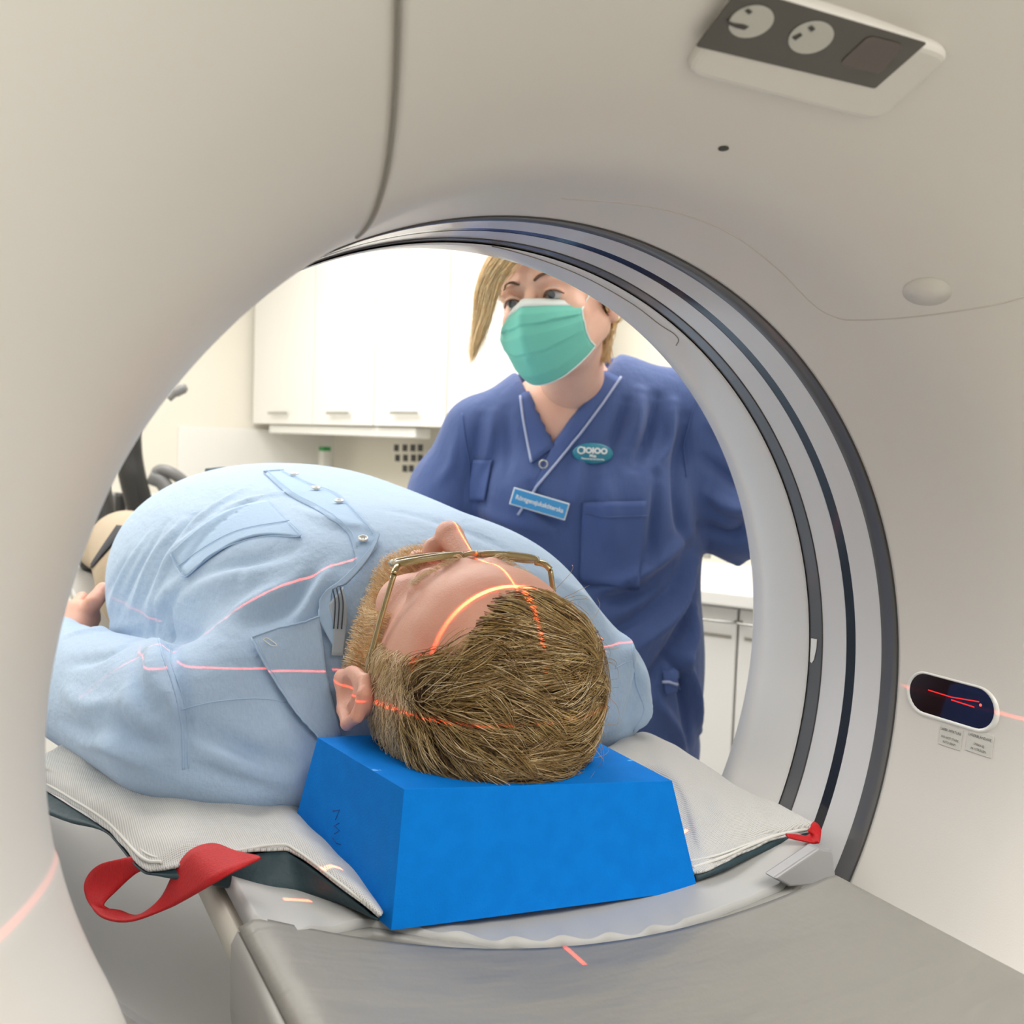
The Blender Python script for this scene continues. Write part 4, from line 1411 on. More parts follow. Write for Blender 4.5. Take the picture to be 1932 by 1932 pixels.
def side_mask(p):
    a, u, f = loc3(p, HO, axa, axu, axf)
    return ((np.abs(a) > .052) & (u < .074) & (u > -.085) & (f < .027) & ~((np.abs(a) > .074) & (u > -.050) & (u < .032) & (f > -.044) & (f < .010)) & ((f < .012) | (u > -.01))).astype(float) * (p[:, 1] < .215) * (np.abs(a) < .088)


def beard_mask(p):
    a, u, f = loc3(p, HO, axa, axu, axf)
    b = (u < -.052) & (f > -.03) & (p[:, 1] < .262)
    b |= (np.abs(a) > .05) & (u < -.0) & (f > -.005) & (f < .048)
    b &= ~((np.abs(a) < .021) & (u > -.078) & (u < -.061) & (f > .08))
    b &= ~((np.abs(a) > .076) & (f < .012))
    return b.astype(float)


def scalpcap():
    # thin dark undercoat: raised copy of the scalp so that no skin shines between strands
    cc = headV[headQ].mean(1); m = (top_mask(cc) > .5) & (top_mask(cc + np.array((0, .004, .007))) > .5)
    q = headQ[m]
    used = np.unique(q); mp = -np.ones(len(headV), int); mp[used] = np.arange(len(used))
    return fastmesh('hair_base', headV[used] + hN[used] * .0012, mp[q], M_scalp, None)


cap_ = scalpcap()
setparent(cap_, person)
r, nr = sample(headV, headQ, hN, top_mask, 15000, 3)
a_, u_, f_ = loc3(r, HO, axa, axu, axf)
# combing direction: from the forehead back over the crown, swept towards image right
rndh = np.random.RandomState(8)
base_dir = np.zeros((len(r), 3))
base_dir[:] = np.array((.80, -.10, 0))
base_dir += np.outer(.35 * smst(u_, .02, .1) * np.cos(a_ * 30) * (1 - smst(f_, .0, .03)), np.array((0, 0, .9)))
base_dir += np.outer(-.9 * smst(f_, .02, .09), np.array((.1, 1.0, .45)))
base_dir += np.outer(-.55 * smst(-f_, -.03, .05), np.array((0, 0, 1.0)))
base_dir += np.outer((np.sin(r[:, 0] * 80 + r[:, 2] * 50) * .45 + np.sin(r[:, 0] * 33 - r[:, 2] * 70) * .35) * (1 - smst(f_, -.005, .03)), np.array((0, .3, 1.0)))
base_dir += rndh.randn(len(r), 3) * .16
ln = .018 + .022 * smst(u_, .03, .1) + .014 * rndh.rand(len(r))
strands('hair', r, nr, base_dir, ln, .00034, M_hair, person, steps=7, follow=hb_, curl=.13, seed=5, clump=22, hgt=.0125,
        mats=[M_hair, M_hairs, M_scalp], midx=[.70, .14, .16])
r, nr = sample(headV, headQ, hN, side_mask, 9000, 4)
dd = np.tile(np.array((0., -.1, -.75)), (len(r), 1)) + rndh.randn(len(r), 3) * .3 + nr * .2
strands('side_hair', r, nr, dd, .009 + .008 * rndh.rand(len(r)), .00025, M_hairs, person, steps=3, follow=hb_, seed=6, hgt=.0055,
        mats=[M_hairs, M_hair], midx=[.85, .15])
r, nr = sample(headV, headQ, hN, beard_mask, 15000, 5)
dd = np.tile(np.array((0., 1., .0)), (len(r), 1)) + rndh.randn(len(r), 3) * .35
strands('beard', r, nr, dd, .005 + .005 * rndh.rand(len(r)), .00021, M_beard, person, steps=3, follow=hb_, seed=7, hgt=.0075,
        mats=[M_beard, M_hairs], midx=[.7, .3])
# eyebrows
def brow_mask(p):
    a, u, f = loc3(p, HO, axa, axu, axf)
    return ((np.abs(a) > .012) & (np.abs(a) < .052) & (np.abs(u - .024 + .1 * np.abs(a)) < .0045) & (f > .05)).astype(float)
for sg in (-1, 1):
    r, nr = sample(headV, headQ, hN, lambda p: brow_mask(p) * ((p[:, 0] - HO.x) * sg > 0), 210, 9 + sg)
    dd = sg * np.array([[1., 0, 0]]) + rndh.randn(len(r), 3) * .3
    strands('eyebrow', r, nr, dd, .006, .00016, M_hairs, person, steps=3, follow=hb_, seed=8, hgt=.003)
# loose hairs standing off the crown
r, nr = sample(headV, headQ, hN, lambda p: top_mask(p) * ((p[:, 0] - HO.x) > .02), 170, 31)
strands('loose_hair', r, nr, np.tile(np.array((.7, .3, -.3)), (len(r), 1)) + rndh.randn(len(r), 3) * .5, .022, .00022, M_hair, person, steps=8, follow=hb_, curl=.08, seed=32, hgt=.019)

# ------------------------------------------------------------------ glasses
gl = empty('eyeglasses', (-.004, .118, .098)); tag(gl, 'clear amber framed eyeglasses on the lying patient face', 'glasses')


def gp(px, py, yy): return at(px, py, y=yy)


YL = .1175
for s_ in (-1, 1):
    cx_ = HO.x + s_ * .034; pts = []
    for k in range(36):
        a = 2 * math.pi * k / 36
        x = .0275 * abs(math.cos(a)) ** .7 * (1 if math.cos(a) > 0 else -1); u = .0205 * abs(math.sin(a)) ** .75 * (1 if math.sin(a) > 0 else -1)
        pts.append(Vector((cx_ + x, .128 - u, .1045 - 1.7 * (cx_ + x - HO.x) ** 2 + .13 * u)))
    tube('frame_rim', pts, .0021, M_frame, gl, seg=8, closed=True, up=Vector((0, 0, 1)), flat=1.3)
    me = bpy.data.meshes.new('lens'); 
    mobj('lens', pts, [tuple(range(36))], M_lens, gl, smooth=False, thick=.0008)
tube('bridge', [Vector((HO.x - .008, .118, .1045)), Vector((HO.x, .116, .1065)), Vector((HO.x + .008, .118, .1045))], .0021, M_frame, gl, smoothn=10)
for s_ in (-1, 1):
    hx = HO.x + s_ * .0635
    tube('hinge', [Vector((hx - s_ * .004, .120, .0975)), Vector((hx + s_ * .001, .114, .0965)), Vector((hx + s_ * .0045, .110, .0925))], .0027, M_gold, gl, smoothn=8)
    tube('temple_arm', [Vector((hx + s_ * .0045, .110, .092)), Vector((hx + s_ * .0125, .113, .06)), Vector((hx + s_ * .0185, .117, .030)), Vector((hx + s_ * .0205, .120, .012)), Vector((hx + s_ * .0195, .130, -.004))],
         .0023, M_frame if s_ > 0 else M_frame, gl, smoothn=26, flat=1.0)
    tube('temple_core', [Vector((hx + s_ * .0045, .1085, .092)), Vector((hx + s_ * .0122, .1115, .06)), Vector((hx + s_ * .018, .1155, .030))], .0012, M_gold, gl, smoothn=16)

# ------------------------------------------------------------------ transfer sheet with red loops
sh = empty('transfer_sheet', (0, .3, -.13)); tag(sh, 'white mesh transfer sheet with teal backing under the lying patient', 'sheet')
outer_ = [at(84, 1486, z=-.12), at(130, 1515, z=-.118), at(200, 1562, z=-.115), at(262, 1632, z=-.112), at(300, 1641, z=-.11), at(395, 1622, z=-.102), at(520, 1601, z=-.095), at(560, 1612, z=-.098), at(640, 1672, z=-.108), at(716, 1730, z=-.12)]
mid_ = [at(84, 1455, z=-.108), at(150, 1480, z=-.105), at(220, 1515, z=-.100), at(300, 1560, z=-.098), at(350, 1580, z=-.097), at(440, 1565, z=-.098), at(530, 1552, z=-.094), at(590, 1590, z=-.096), at(655, 1655, z=-.105), at(720, 1726, z=-.118)]
mid2 = [at(84, 1425, z=-.105), at(170, 1430, z=-.104), at(250, 1455, z=-.108), at(350, 1480, z=-.100), at(430, 1495, z=-.100), at(520, 1515, z=-.102), at(565, 1515, z=-.106), at(620, 1570, z=-.114), at(680, 1640, z=-.12), at(722, 1724, z=-.125)]
inn_ = [Vector((-.19, .58, -.112)), Vector((-.16, .50, -.113)), Vector((-.14, .43, -.114)), Vector((-.10, .36, -.116)), Vector((-.07, .30, -.118)), Vector((-.05, .25, -.118)), Vector((-.06, .20, -.118)), Vector((-.08, .14, -.122)), Vector((-.09, .08, -.127)), Vector((-.10, .02, -.130))]
V, F = grid_data([outer_, mid_, mid2, inn_], 130, 40)
V = [v + Vector((0, 0, .0012 * math.sin(v.x * 160 + v.y * 70) * math.sin(v.y * 90))) for v in V]
sl = mobj('sheet_top', V, F, M_sheet, sh, thick=.0022, off=0)
V, F = grid_data([[p + Vector((0, .002, -.003)) for p in outer_],
                  [at(84, 1530, z=-.125), at(135, 1550, z=-.122), at(205, 1572, z=-.119), at(262, 1636, z=-.116), at(305, 1652, z=-.114), at(400, 1668, z=-.118), at(500, 1690, z=-.125), at(570, 1694, z=-.128), at(640, 1704, z=-.126), at(714, 1735, z=-.122)],
                  [at(84, 1528, z=-.135), at(140, 1548, z=-.135), at(215, 1562, z=-.135), at(272, 1625, z=-.13), at(310, 1640, z=-.13), at(410, 1640, z=-.135), at(500, 1650, z=-.14), at(570, 1660, z=-.14), at(640, 1680, z=-.135), at(716, 1728, z=-.13)]], 90, 16)
mobj('sheet_backing', V, F, M_teal, sh, thick=.0015, off=0)
e1 = cat_curve([p.lerp(q, .10) + Vector((0, 0, .003)) for p, q in zip(outer_[:5], mid_[:5])], 60)
tube('hem_stitch', e1, .0012, M_thread, sh, seg=6)
e1 = cat_curve([p.lerp(q, .26) + Vector((0, 0, .002)) for p, q in zip(outer_[:5], mid_[:5])], 60)
tube('hem_stitch', e1, .0008, M_thread, sh, seg=6)
e1 = cat_curve([p.lerp(q, .04) + Vector((0, 0, .002)) for p, q in zip(outer_[5:], mid_[5:])], 60)
tube('hem_stitch', e1, .0010, M_thread, sh, seg=6)
# right part
rows = [
    [at(1150, 1412, z=-.115), at(1200, 1398, z=-.13), at(1250, 1405, z=-.135), at(1320, 1450, z=-.14), at(1400, 1500, z=-.14), at(1475, 1530, z=-.14), at(1545, 1566, z=-.128)],
    [at(1135, 1420, z=-.09), at(1180, 1392, z=-.095), at(1222, 1385, z=-.10), at(1310, 1432, z=-.105), at(1392, 1488, z=-.11), at(1470, 1521, z=-.113), at(1545, 1560, z=-.114)],
    [at(1130, 1440, z=-.09), at(1190, 1425, z=-.092), at(1240, 1430, z=-.094), at(1310, 1478, z=-.10), at(1385, 1520, z=-.106), at(1460, 1545, z=-.112), at(1544, 1562, z=-.115)],
    [at(1150, 1490, z=-.11), at(1220, 1480, z=-.108), at(1280, 1500, z=-.106), at(1320, 1550, z=-.112), at(1390, 1562, z=-.114), at(1460, 1565, z=-.116), at(1542, 1563, z=-.117)],
    [Vector((.08, .10, -.132)), Vector((.11, .075, -.130)), at(1290, 1590, z=-.124), at(1330, 1600, z=-.122), at(1400, 1588, z=-.12), at(1470, 1572, z=-.119), at(1540, 1564, z=-.118)],
    [Vector((.09, .07, -.138)), Vector((.115, .045, -.137)), at(1309, 1648, z=-.130), at(1365, 1626, z=-.124), at(1420, 1600, z=-.121), at(1470, 1580, z=-.119), at(1537, 1565, z=-.1185)]]
V, F = grid_data(rows, 70, 60)
V = [v + Vector((0, 0, .0014 * math.sin(v.x * 120 - v.y * 90) * math.sin(v.x * 70))) for v in V]
mobj('sheet_top', V, F, M_sheet, sh, thick=.0022, off=0)
ed = [p.copy() for p in rows[-1][2:]]
tube('sheet_edge', [p + Vector((.001, -.001, -.0035)) for p in ed], .0026, M_teal, sh, seg=8, smoothn=50)
tube('hem_stitch', [p.lerp(q, .12) + Vector((0, 0, .0018)) for p, q in zip(rows[-1][2:], rows[-2][2:])], .0012, M_thread, sh, seg=6, smoothn=60)
tube('hem_stitch', [p.lerp(q, .32) + Vector((0, 0, .0018)) for p, q in zip(rows[-1][2:], rows[-2][2:])], .0009, M_thread, sh, seg=6, smoothn=60)


def ribbon(name, st, par):
    A = [at(*s_[0], z=s_[2]) for s_ in st]; B = [at(*s_[1], z=s_[2] - s_[3]) for s_ in st]
    V, F = grid_data([A, B], 80, 6)
    return mobj(name, V, F, M_red, par, thick=.0016, off=0)


lp = ribbon('lifting_loop', [((488, 1616), (492, 1619), -.089, 0), ((445, 1606), (470, 1630), -.089, .002), ((402, 1592), (435, 1647), -.090, .004), ((358, 1606), (400, 1668), -.096, .006),
                             ((330, 1645), (352, 1696), -.112, .008), ((303, 1695), (312, 1716), -.130, .004), ((262, 1727), (243, 1738), -.145, .002), ((228, 1719), (192, 1730), -.150, .002),
                             ((195, 1708), (166, 1700), -.148, .002), ((222, 1678), (161, 1664), -.138, .002), ((262, 1645), (186, 1632), -.122, .002), ((297, 1636), (248, 1616), -.112, 0)], sh)
lp = ribbon('lifting_loop', [((1482, 1574), (1488, 1580), -.112, 0), ((1508, 1576), (1500, 1583), -.114, .0), ((1520, 1578), (1535, 1590), -.115, .001), ((1530, 1572), (1546, 1588), -.113, .001), ((1524, 1568), (1549, 1568), -.110, .001), ((1528, 1562), (1543, 1556), -.108, 0), ((1530, 1556), (1535, 1551), -.1075, 0)], sh)

# ------------------------------------------------------------------ the masked colleague behind the gantry
ND = 1.72
e1 = Vector((CX.x, CX.y, 0)).normalized(); e3 = Vector((0, 0, 1)); e2 = e3.cross(e1) * -1     # e2 points to the camera
if e2.dot(CAM - at(1090, 900, d=ND)) < 0: e2 = -e2
NO = at(1090, 900, d=ND)
f0 = Vector((NO.x, NO.y, 0))


def L(px, py, f=0.0):
    """local (right, towards camera, up) of a photo pixel on the upright plane f metres in front of the body plane"""
    o = NO + e2 * f
    p = vplane(px, py, o, e2)
    d = p - NO
    return (d.dot(e1), d.dot(e2), d.dot(e3))


def toW(V):
    V = np.asarray(V, float)
    return np.array(NO)[None] + V[:, :1] * np.array(e1) + V[:, 1:2] * np.array(e2) + V[:, 2:3] * np.array(e3)


flip = e1.cross(e2).dot(e3) < 0

# tunic
g = SDF((-.42, -.17, -.56), (.42, .22, .21), .0052)
g.add(g.ell(L(1105, 905), (.185, .10, .20), p=2.3), .001)
for px_ in (1010, 1190): g.add(g.ell(L(px_, 945, .055), (.080, .070, .075)), .04)
g.add(g.cap(L(905, 812), L(1300, 770), .050, .060), .05)
g.add(g.cap(L(1010, 760, -.02), L(1160, 740, -.02), .045, .05), .04)
g.add(g.ell(L(1120, 1120), (.170, .105, .22), p=2.3), .05)
g.add(g.ell(L(1120, 1330), (.178, .12, .22), p=2.4), .05)
# sleeves
g.add(g.cap(L(897, 825), L(845, 925), .052, .062), .03)
g.add(g.cap(L(845, 925), L(828, 960, .02), .06, .058), .02)
g.add(g.cap(L(1318, 805), L(1385, 935), .068, .072), .03)
g.add(g.cap(L(1385, 935), L(1405, 985, .01), .070, .062), .03)
g.add(g.cap(L(1370, 1020), L(1392, 1062, .0), .025, .004), .03)
X, Y, Z = g.X, g.Y, g.Z
zhem = L(1100, 1460)[2]
g.F = np.maximum(g.F, (zhem - Z))
# neckline: a V cut through the front
vt = L(1044, 842, .1); vl = L(990, 735, .0); vr = L(1140, 705, .0)
def halfpl(p, q):
    n = np.array((-(q[2] - p[2]), (q[0] - p[0]))); n /= np.linalg.norm(n)
    return (X - p[0]) * n[0] + (Z - p[2]) * n[1]
d1 = halfpl(vt, vl); d2 = halfpl(vr, vt)
if d1[0, 0, 0] * 1 == 0: pass
cen = np.array(L(1065, 740, .0))
def sgn_at(p, q):
    n = np.array((-(q[2] - p[2]), (q[0] - p[0]))); n /= np.linalg.norm(n)
    return (cen[0] - p[0]) * n[0] + (cen[2] - p[2]) * n[1]
s1 = 1 if sgn_at(vt, vl) > 0 else -1; s2 = 1 if sgn_at(vr, vt) > 0 else -1
wed = np.maximum(-d1 * s1, -d2 * s2)
wed = np.maximum(wed, -(Y + .03))
g.sub(wed, .004)
NV, NQ = g.mesh(); NV = relax(NV, NQ, 2, .5); NV = toW(NV)
if flip: NQ = NQ[:, ::-1]
tb_ = BVHTree.FromPolygons([Vector(v) for v in NV], [tuple(q) for q in NQ])
nfolds = [
    ([(1210, 740), (1200, 800), (1185, 850)], .006, .012), ([(1240, 750), (1225, 820), (1195, 880)], -.006, .011), ([(1270, 760), (1262, 830), (1240, 880)], .005, .010), ([(1180, 760), (1165, 810), (1150, 850)], -.005, .010),
    ([(1290, 790), (1280, 880), (1285, 980), (1300, 1030)], -.012, .014), ([(1310, 1040), (1260, 1120), (1180, 1180), (1120, 1210)], -.010, .014), ([(1312, 1060), (1280, 1150), (1200, 1230)], .009, .013),
    ([(1300, 1010), (1240, 1060), (1160, 1110), (1080, 1130)], .007, .014), ([(1310, 1100), (1290, 1180), (1240, 1260), (1180, 1320)], -.008, .013), ([(1310, 1150), (1300, 1220), (1260, 1300)], .009, .012),
    ([(1080, 1090), (1140, 1125), (1220, 1110), (1290, 1050)], -.007, .016),
    ([(930, 780), (925, 840), (905, 900)], .005, .010), ([(905, 790), (895, 850), (880, 930)], -.009, .011), ([(955, 775), (960, 840), (955, 900)], -.004, .010), ([(900, 960), (960, 985), (1040, 1000)], .005, .014),
    ([(880, 1000), (960, 1040), (1040, 1080)], -.005, .014), ([(1340, 800), (1380, 830), (1420, 870)], .005, .010), ([(1330, 870), (1390, 910), (1440, 930)], -.006, .013), ([(1330, 930), (1390, 960), (1440, 950)], .007, .014),
    ([(1320, 990), (1380, 1010), (1440, 970)], -.006, .012), ([(860, 830), (850, 880), (830, 910)], .004, .010), ([(1260, 1240), (1280, 1270), (1290, 1320), (1300, 1400)], -.010, .010), ([(1290, 1240), (1305, 1290), (1315, 1350), (1325, 1430)], .008, .010),
    ([(1240, 1320), (1270, 1370), (1290, 1420)], .006, .010), ([(1100, 850), (1090, 920), (1085, 960)], .004, .014), ([(1140, 900), (1150, 960), (1160, 1040)], .004, .016), ([(1240, 900), (1235, 980), (1225, 1060)], -.005, .012),
    ([(1000, 920), (1020, 960), (1060, 1000)], -.004, .012),
]
NN = vnormals(NV, NQ)
NV = fold(NV, NN, [(p, max(-.018, min(.018, A * 3.0)) * (.45 if p[0][0] < 960 else 1), w * .85) for p, A, w in nfolds], tb_)
tb_ = BVHTree.FromPolygons([Vector(v) for v in NV], [tuple(q) for q in NQ])

# head: turned down to the left of the photo, tilted
yaw, roll, pit = math.radians(27), math.radians(-11), math.radians(2)
# local head axes start as: a = image left (wearer's right), u = up, f = to camera
fa = (e2 * math.cos(yaw) - e1 * math.sin(yaw)).normalized()
up = e3
fa = (fa * math.cos(pit) - up * math.sin(pit)).normalized()
side = up.cross(fa).normalized(); up = fa.cross(side).normalized()
Rr = Matrix.Rotation(-roll, 3, fa)
up = (Rr @ up).normalized(); side = (Rr @ side).normalized()
HN = at(1050, 574, d=1.53)
lo = HN - Vector((.15, .15, .26)); hi = HN + Vector((.24, .27, .15))
g = SDF(lo, hi, .0032)
g.local(HN, -side, up, fa)
head_sdf(g, ear=1.1, neck=False)
nb = at(1082, 775, d=ND + .0)
g.add(g.cap(HN + up * -.045 - fa * .035, nb, .047, .054), .025)
FV, FQ = g.mesh(); FV = relax(FV, FQ, 1, .5)

g = SDF((-.46, -.17, -.62), (.62, .30, .22), .0062)
g.add(g.ell(L(1100, 905), (.145, .070, .17), p=2.3), .001)
g.add(g.cap(L(1072, 690, -.01), L(1072, 800, -.01), .050, .060), .04)
g.add(g.ell(L(1068, 800, .03), (.10, .05, .07)), .04)
g.add(g.cap(L(925, 815), L(1285, 775), .035, .04), .05)
g.add(g.ell(L(1120, 1150), (.14, .085, .22)), .05); g.add(g.ell(L(1120, 1370), (.13, .08, .15)), .05)
# arms: her right one goes down behind the patient, her left one reaches to the gantry
def hand(g, wr, d, upv, s_=1):
    wr = Vector(wr); d = Vector(d).normalized(); upv = Vector(upv); sd = d.cross(upv).normalized(); upv = sd.cross(d)
    pm = wr + d * .05
    g.add(g.cap(wr, pm, .024, .030), .015)
    for k in range(4):
        o = (k - 1.5) * .019; ln_ = [.066, .075, .070, .056][k]
        a = pm + d * .025 + sd * o; b = a + d * ln_ * .55 - upv * .006; c = b + d * ln_ * .4 - upv * .018
        g.add(g.cap(a, b, .0092, .0085), .005); g.add(g.cap(b, c, .0085, .007), .004)
    a = wr + d * .025 + sd * -.026 * s_; b = a + d * .03 - sd * .018 * s_ - upv * .008; c = b + d * .028 - sd * .004 * s_
    g.add(g.cap(a, b, .0115, .010), .008); g.add(g.cap(b, c, .010, .0085), .004)


e_r = L(838, 985, .03); w_r = L(905, 1130, .14)
g.add(g.cap(L(905, 835), e_r, .032, .034), .02); g.add(g.cap(e_r, w_r, .035, .024), .02)
hand(g, w_r, Vector((.3, .15, -.8)), (0, 1, .2), -1)
e_l = L(1400, 1000, .01); w_l = L(1560, 1065, .12)
g.add(g.cap(L(1315, 800), e_l, .045, .038), .02); g.add(g.cap(e_l, w_l, .036, .024), .02)
hand(g, w_l, Vector((.8, .5, -.2)), (0, .3, 1), 1)
for s_ in (-1, 1):
    hx = L(1120, 1400)[0] + s_ * .085; hz = L(1120, 1400)[2]
    g.add(g.cap((hx, 0, hz), (hx, 0, hz - .1), .068, .062), .03)
GV, GQ = g.mesh(); GV = toW(relax(GV, GQ, 2, .5))
if flip: GQ = GQ[:, ::-1]
nurse = fastmesh('person', np.concatenate([FV, GV]), np.concatenate([FQ, GQ + len(FV)]), M_skin2)
tag(nurse, 'blond person in dark blue tunic and green face mask standing behind the bore', 'person')
tunic = fastmesh('tunic', NV, NQ, M_scrub, nurse)
# trousers and shoes down to the floor
legs = SDF((-.28, -.16, FLOOR - NO.z - .0), (.34, .24, L(1120, 1380)[2] + .05), .009)
for s_ in (-1, 1):
    hx = L(1120, 1400)[0] + s_ * .085; hz = L(1120, 1400)[2]
    legs.add(legs.cap((hx, 0, hz), (hx * .98, 0, FLOOR - NO.z + .12), .095, .07), .02)
LV, LQ = legs.mesh(); LV = toW(relax(LV, LQ, 2))
if flip: LQ = LQ[:, ::-1]
fastmesh('scrub_trousers', LV, LQ, M_scrub, nurse)
for s_ in (-1, 1):
    c = NO + e1 * (L(1120, 1400)[0] + s_ * .085) * .98 + e2 * .05; c.z = FLOOR + .045
    V = []
    for t in np.linspace(-1, 1, 13):
        w = .045 * math.sqrt(max(.02, 1 - abs(t) ** 3)); h = .045 * (1 - .45 * max(0, t)) * math.sqrt(max(.05, 1 - abs(t) ** 4))
        for k in range(16):
            a = 2 * math.pi * k / 16
            V.append(c + e2 * t * .13 + e1 * w * math.cos(a) + e3 * max(-.044, h * math.sin(a)))
    mobj('shoe', V, sheet_faces(13, 16, True), M_shoe, nurse)

# tunic details
def nseam(name, px, r, m_, off=.001, par=None): return seam(name, tb_, px, r, m_, par or tunic, off=off, step=7, curve=False)


def npatch(name, c4, m_, off=.003, th=.003, nu=10, nv=10, par=None): return patch(name, tb_, c4, m_, par or tunic, nu, nv, off=off, thick=th)


npatch('neck_band', [(985, 745), (1008, 735), (1046, 843), (1004, 876)], M_scrub2, .003)
npatch('neck_band', [(1139, 700), (1170, 716), (1004, 930), (1043, 842)], M_scrub2, .003, nu=8, nv=20)
nseam('piping', [(983, 749), (988, 790), (996, 835), (1003, 874)], .0022, M_pipe, .004)
nseam('piping', [(1171, 714), (1135, 765), (1090, 825), (1045, 880), (1003, 930), (978, 972)], .0022, M_pipe, .004)
ck = hit(tb_, 1025, 879, .006)
cc = [ck + e1 * .0062 * math.cos(a) + e3 * .0062 * math.sin(a) for a in np.linspace(0, 2 * math.pi, 21)[:-1]]
tube('snap_button', cc, .0014, M_steel, tunic, closed=True, seg=6)
npk = npatch('chest_pocket', [(1098, 948), (1217, 945), (1204, 1110), (1094, 1098)], M_scrub2, .0035, .003, 14, 14)
nseam('pocket_hem', [(1100, 966), (1150, 975), (1217, 972)], .0012, M_scrub, .006, npk)
npatch('pen_pocket', [(893, 868), (931, 868), (917, 945), (886, 945)], M_scrub2, .0035, .003)
nseam('shoulder_seam', [(1330, 760), (1350, 800), (1372, 840), (1400, 880)], .0014, M_pipe, .002)
nseam('sleeve_seam', [(1295, 900), (1290, 840), (1305, 780), (1325, 735)], .0012, M_scrub2, .001)
nseam('sleeve_seam', [(872, 780), (878, 830), (886, 880), (890, 940)], .0012, M_scrub2, .001)
npatch('side_pocket', [(1250, 1268), (1275, 1262), (1285, 1300), (1255, 1310)], M_scrub2, .0035, .003)
nseam('pocket_piping', [(1248, 1287), (1262, 1286), (1274, 1289)], .0024, M_pipe, .006)
# badges
bc = hit(tb_, 1117, 857, .008)
xd = (e1 + Vector((0, 0, -.02))).normalized(); zd = e2; yd = e3
root = tunic
n = 32
ring = lambda rx, rz, f: [bc + e1 * rx * math.cos(2 * math.pi * k / n) + e3 * rz * math.sin(2 * math.pi * k / n) + e2 * f for k in range(n)]
V = ring(.031, .0155, -.006) + ring(.032, .0165, -.002) + ring(.030, .0148, .0)
mobj('oval_badge', V, sheet_faces(3, n, True) + [tuple(range(2 * n, 3 * n))], M_badge, tunic)
tx = text_mesh('badge_logo', 'IOIOO', .0120, M_badgew, bc + e1 * .0035 + e3 * .0040, xd, yd, tunic, bold=.0007, extr=.0016, xs=1.05)
cc = [bc + e1 * (-.0185 + .0052 * math.cos(a)) + e3 * (.0042 + .0050 * math.sin(a)) + e2 * .001 for a in np.linspace(0, 2 * math.pi, 25)[:-1]]
tube('badge_logo_ring', cc, .0012, M_badgew, tunic, closed=True, seg=6)
text_mesh('badge_text', 'Maja', .0058, M_badgew, bc - e3 * .0036, xd, yd, tunic, bold=.0002, extr=.0016)
text_mesh('badge_text', 'Röntgensjuksköterska', .0040, M_badgew, bc - e3 * .0085, xd, yd, tunic, extr=.0016, bold=.00008)
bc2 = hit(tb_, 1010, 952, .014)
an = math.radians(-14.5)
xd = (e1 * math.cos(an) + e3 * math.sin(an)); yd = (e3 * math.cos(an) - e1 * math.sin(an)); zd = e2 * (1 if xd.cross(yd).dot(e2) > 0 else -1)
M = Matrix((xd, yd, zd)).transposed()
V, F = box_data(bc2 - zd * .002, (.090, .0275, .003), M); mobj('name_plate', V, F, M_badgew, tunic, smooth=False, bevel=.001)
V, F = box_data(bc2, (.086, .0235, .0015), M); mobj('name_plate_face', V, F, M_badgeb, tunic, smooth=False, bevel=.0004)
text_mesh('name_plate_text', 'Röntgensjuksköterska', .0098, M_badgew, bc2, xd, yd, tunic, bold=.00025, extr=.0012, xs=.88)

# face mask
def hw(a, u, f): return HN - side * a + up * u + fa * f


rows = []; nu, nv = 36, 60
for j in range(nv + 1):
    t = j / nv
    row = []
    for i in range(nu + 1):
        s_ = -1 + 2 * i / nu
        u_top = -.004 - .012 * (abs(s_) ** 1.4) ; u_bot = -.122 + .045 * abs(s_) ** 2.2
        u = u_top * (1 - t) + u_bot * t
        hw_ = .0665 - .004 * abs(2 * t - 1)
        a = s_ * hw_
        ridge = .010 * math.exp(-(s_ / .16) ** 2) * (1 - t) ** .6
        prof = np.interp(t, [0, .2, .45, .7, .9, 1], [.102, .121, .126, .120, .106, .088])
        f = prof - .058 * abs(s_) ** 2.0 + ridge
        f += .0046 * (((t * 3.0 + .1 * abs(s_)) % 1) ** 1.5 - .5) * (.35 + abs(s_)) * min(1, (1 - abs(s_)) * 8)
        row.append(hw(a, u, f))
    rows += row
mk_f = sheet_faces(nv + 1, nu + 1)
mask = mobj('face_mask', rows, mk_f, M_mask, nurse, thick=.0015, off=0)
# white nose strip and rim
W = nu + 1
st = [rows[i] + fa * .0012 for i in range(W)] + [rows[W * 6 + i] + fa * .0016 for i in range(W)]
mobj('mask_nose_strip', st, [(i, i + 1, W + i + 1, W + i) for i in range(W - 1)], M_maskw, mask, thick=.0012, off=0)
tube('mask_edge', [rows[W * nv + i] for i in range(W)], .0016, M_maskw, mask, seg=6)
tube('mask_edge', [rows[W * j + W - 1] for j in range(nv + 1)], .0016, M_maskw, mask, seg=6)
tube('mask_edge', [rows[W * j] for j in range(nv + 1)], .0016, M_maskw, mask, seg=6)
tube('mask_strap', [rows[W * 1 + W - 1], hw(.074, .008, .022), hw(.086, .024, -.004), hw(.091, .008, -.026)], .0012, M_maskw, mask, smoothn=20)
tube('mask_strap', [rows[W * (nv - 2) + W - 1], hw(.072, -.055, .03), hw(.080, -.040, .0), hw(.090, -.01, -.028)], .0012, M_maskw, mask, smoothn=20)
tube('mask_strap', [rows[W * 1], hw(-.074, .008, .022), hw(-.086, .024, -.004), hw(-.091, .008, -.026)], .0012, M_maskw, mask, smoothn=20)
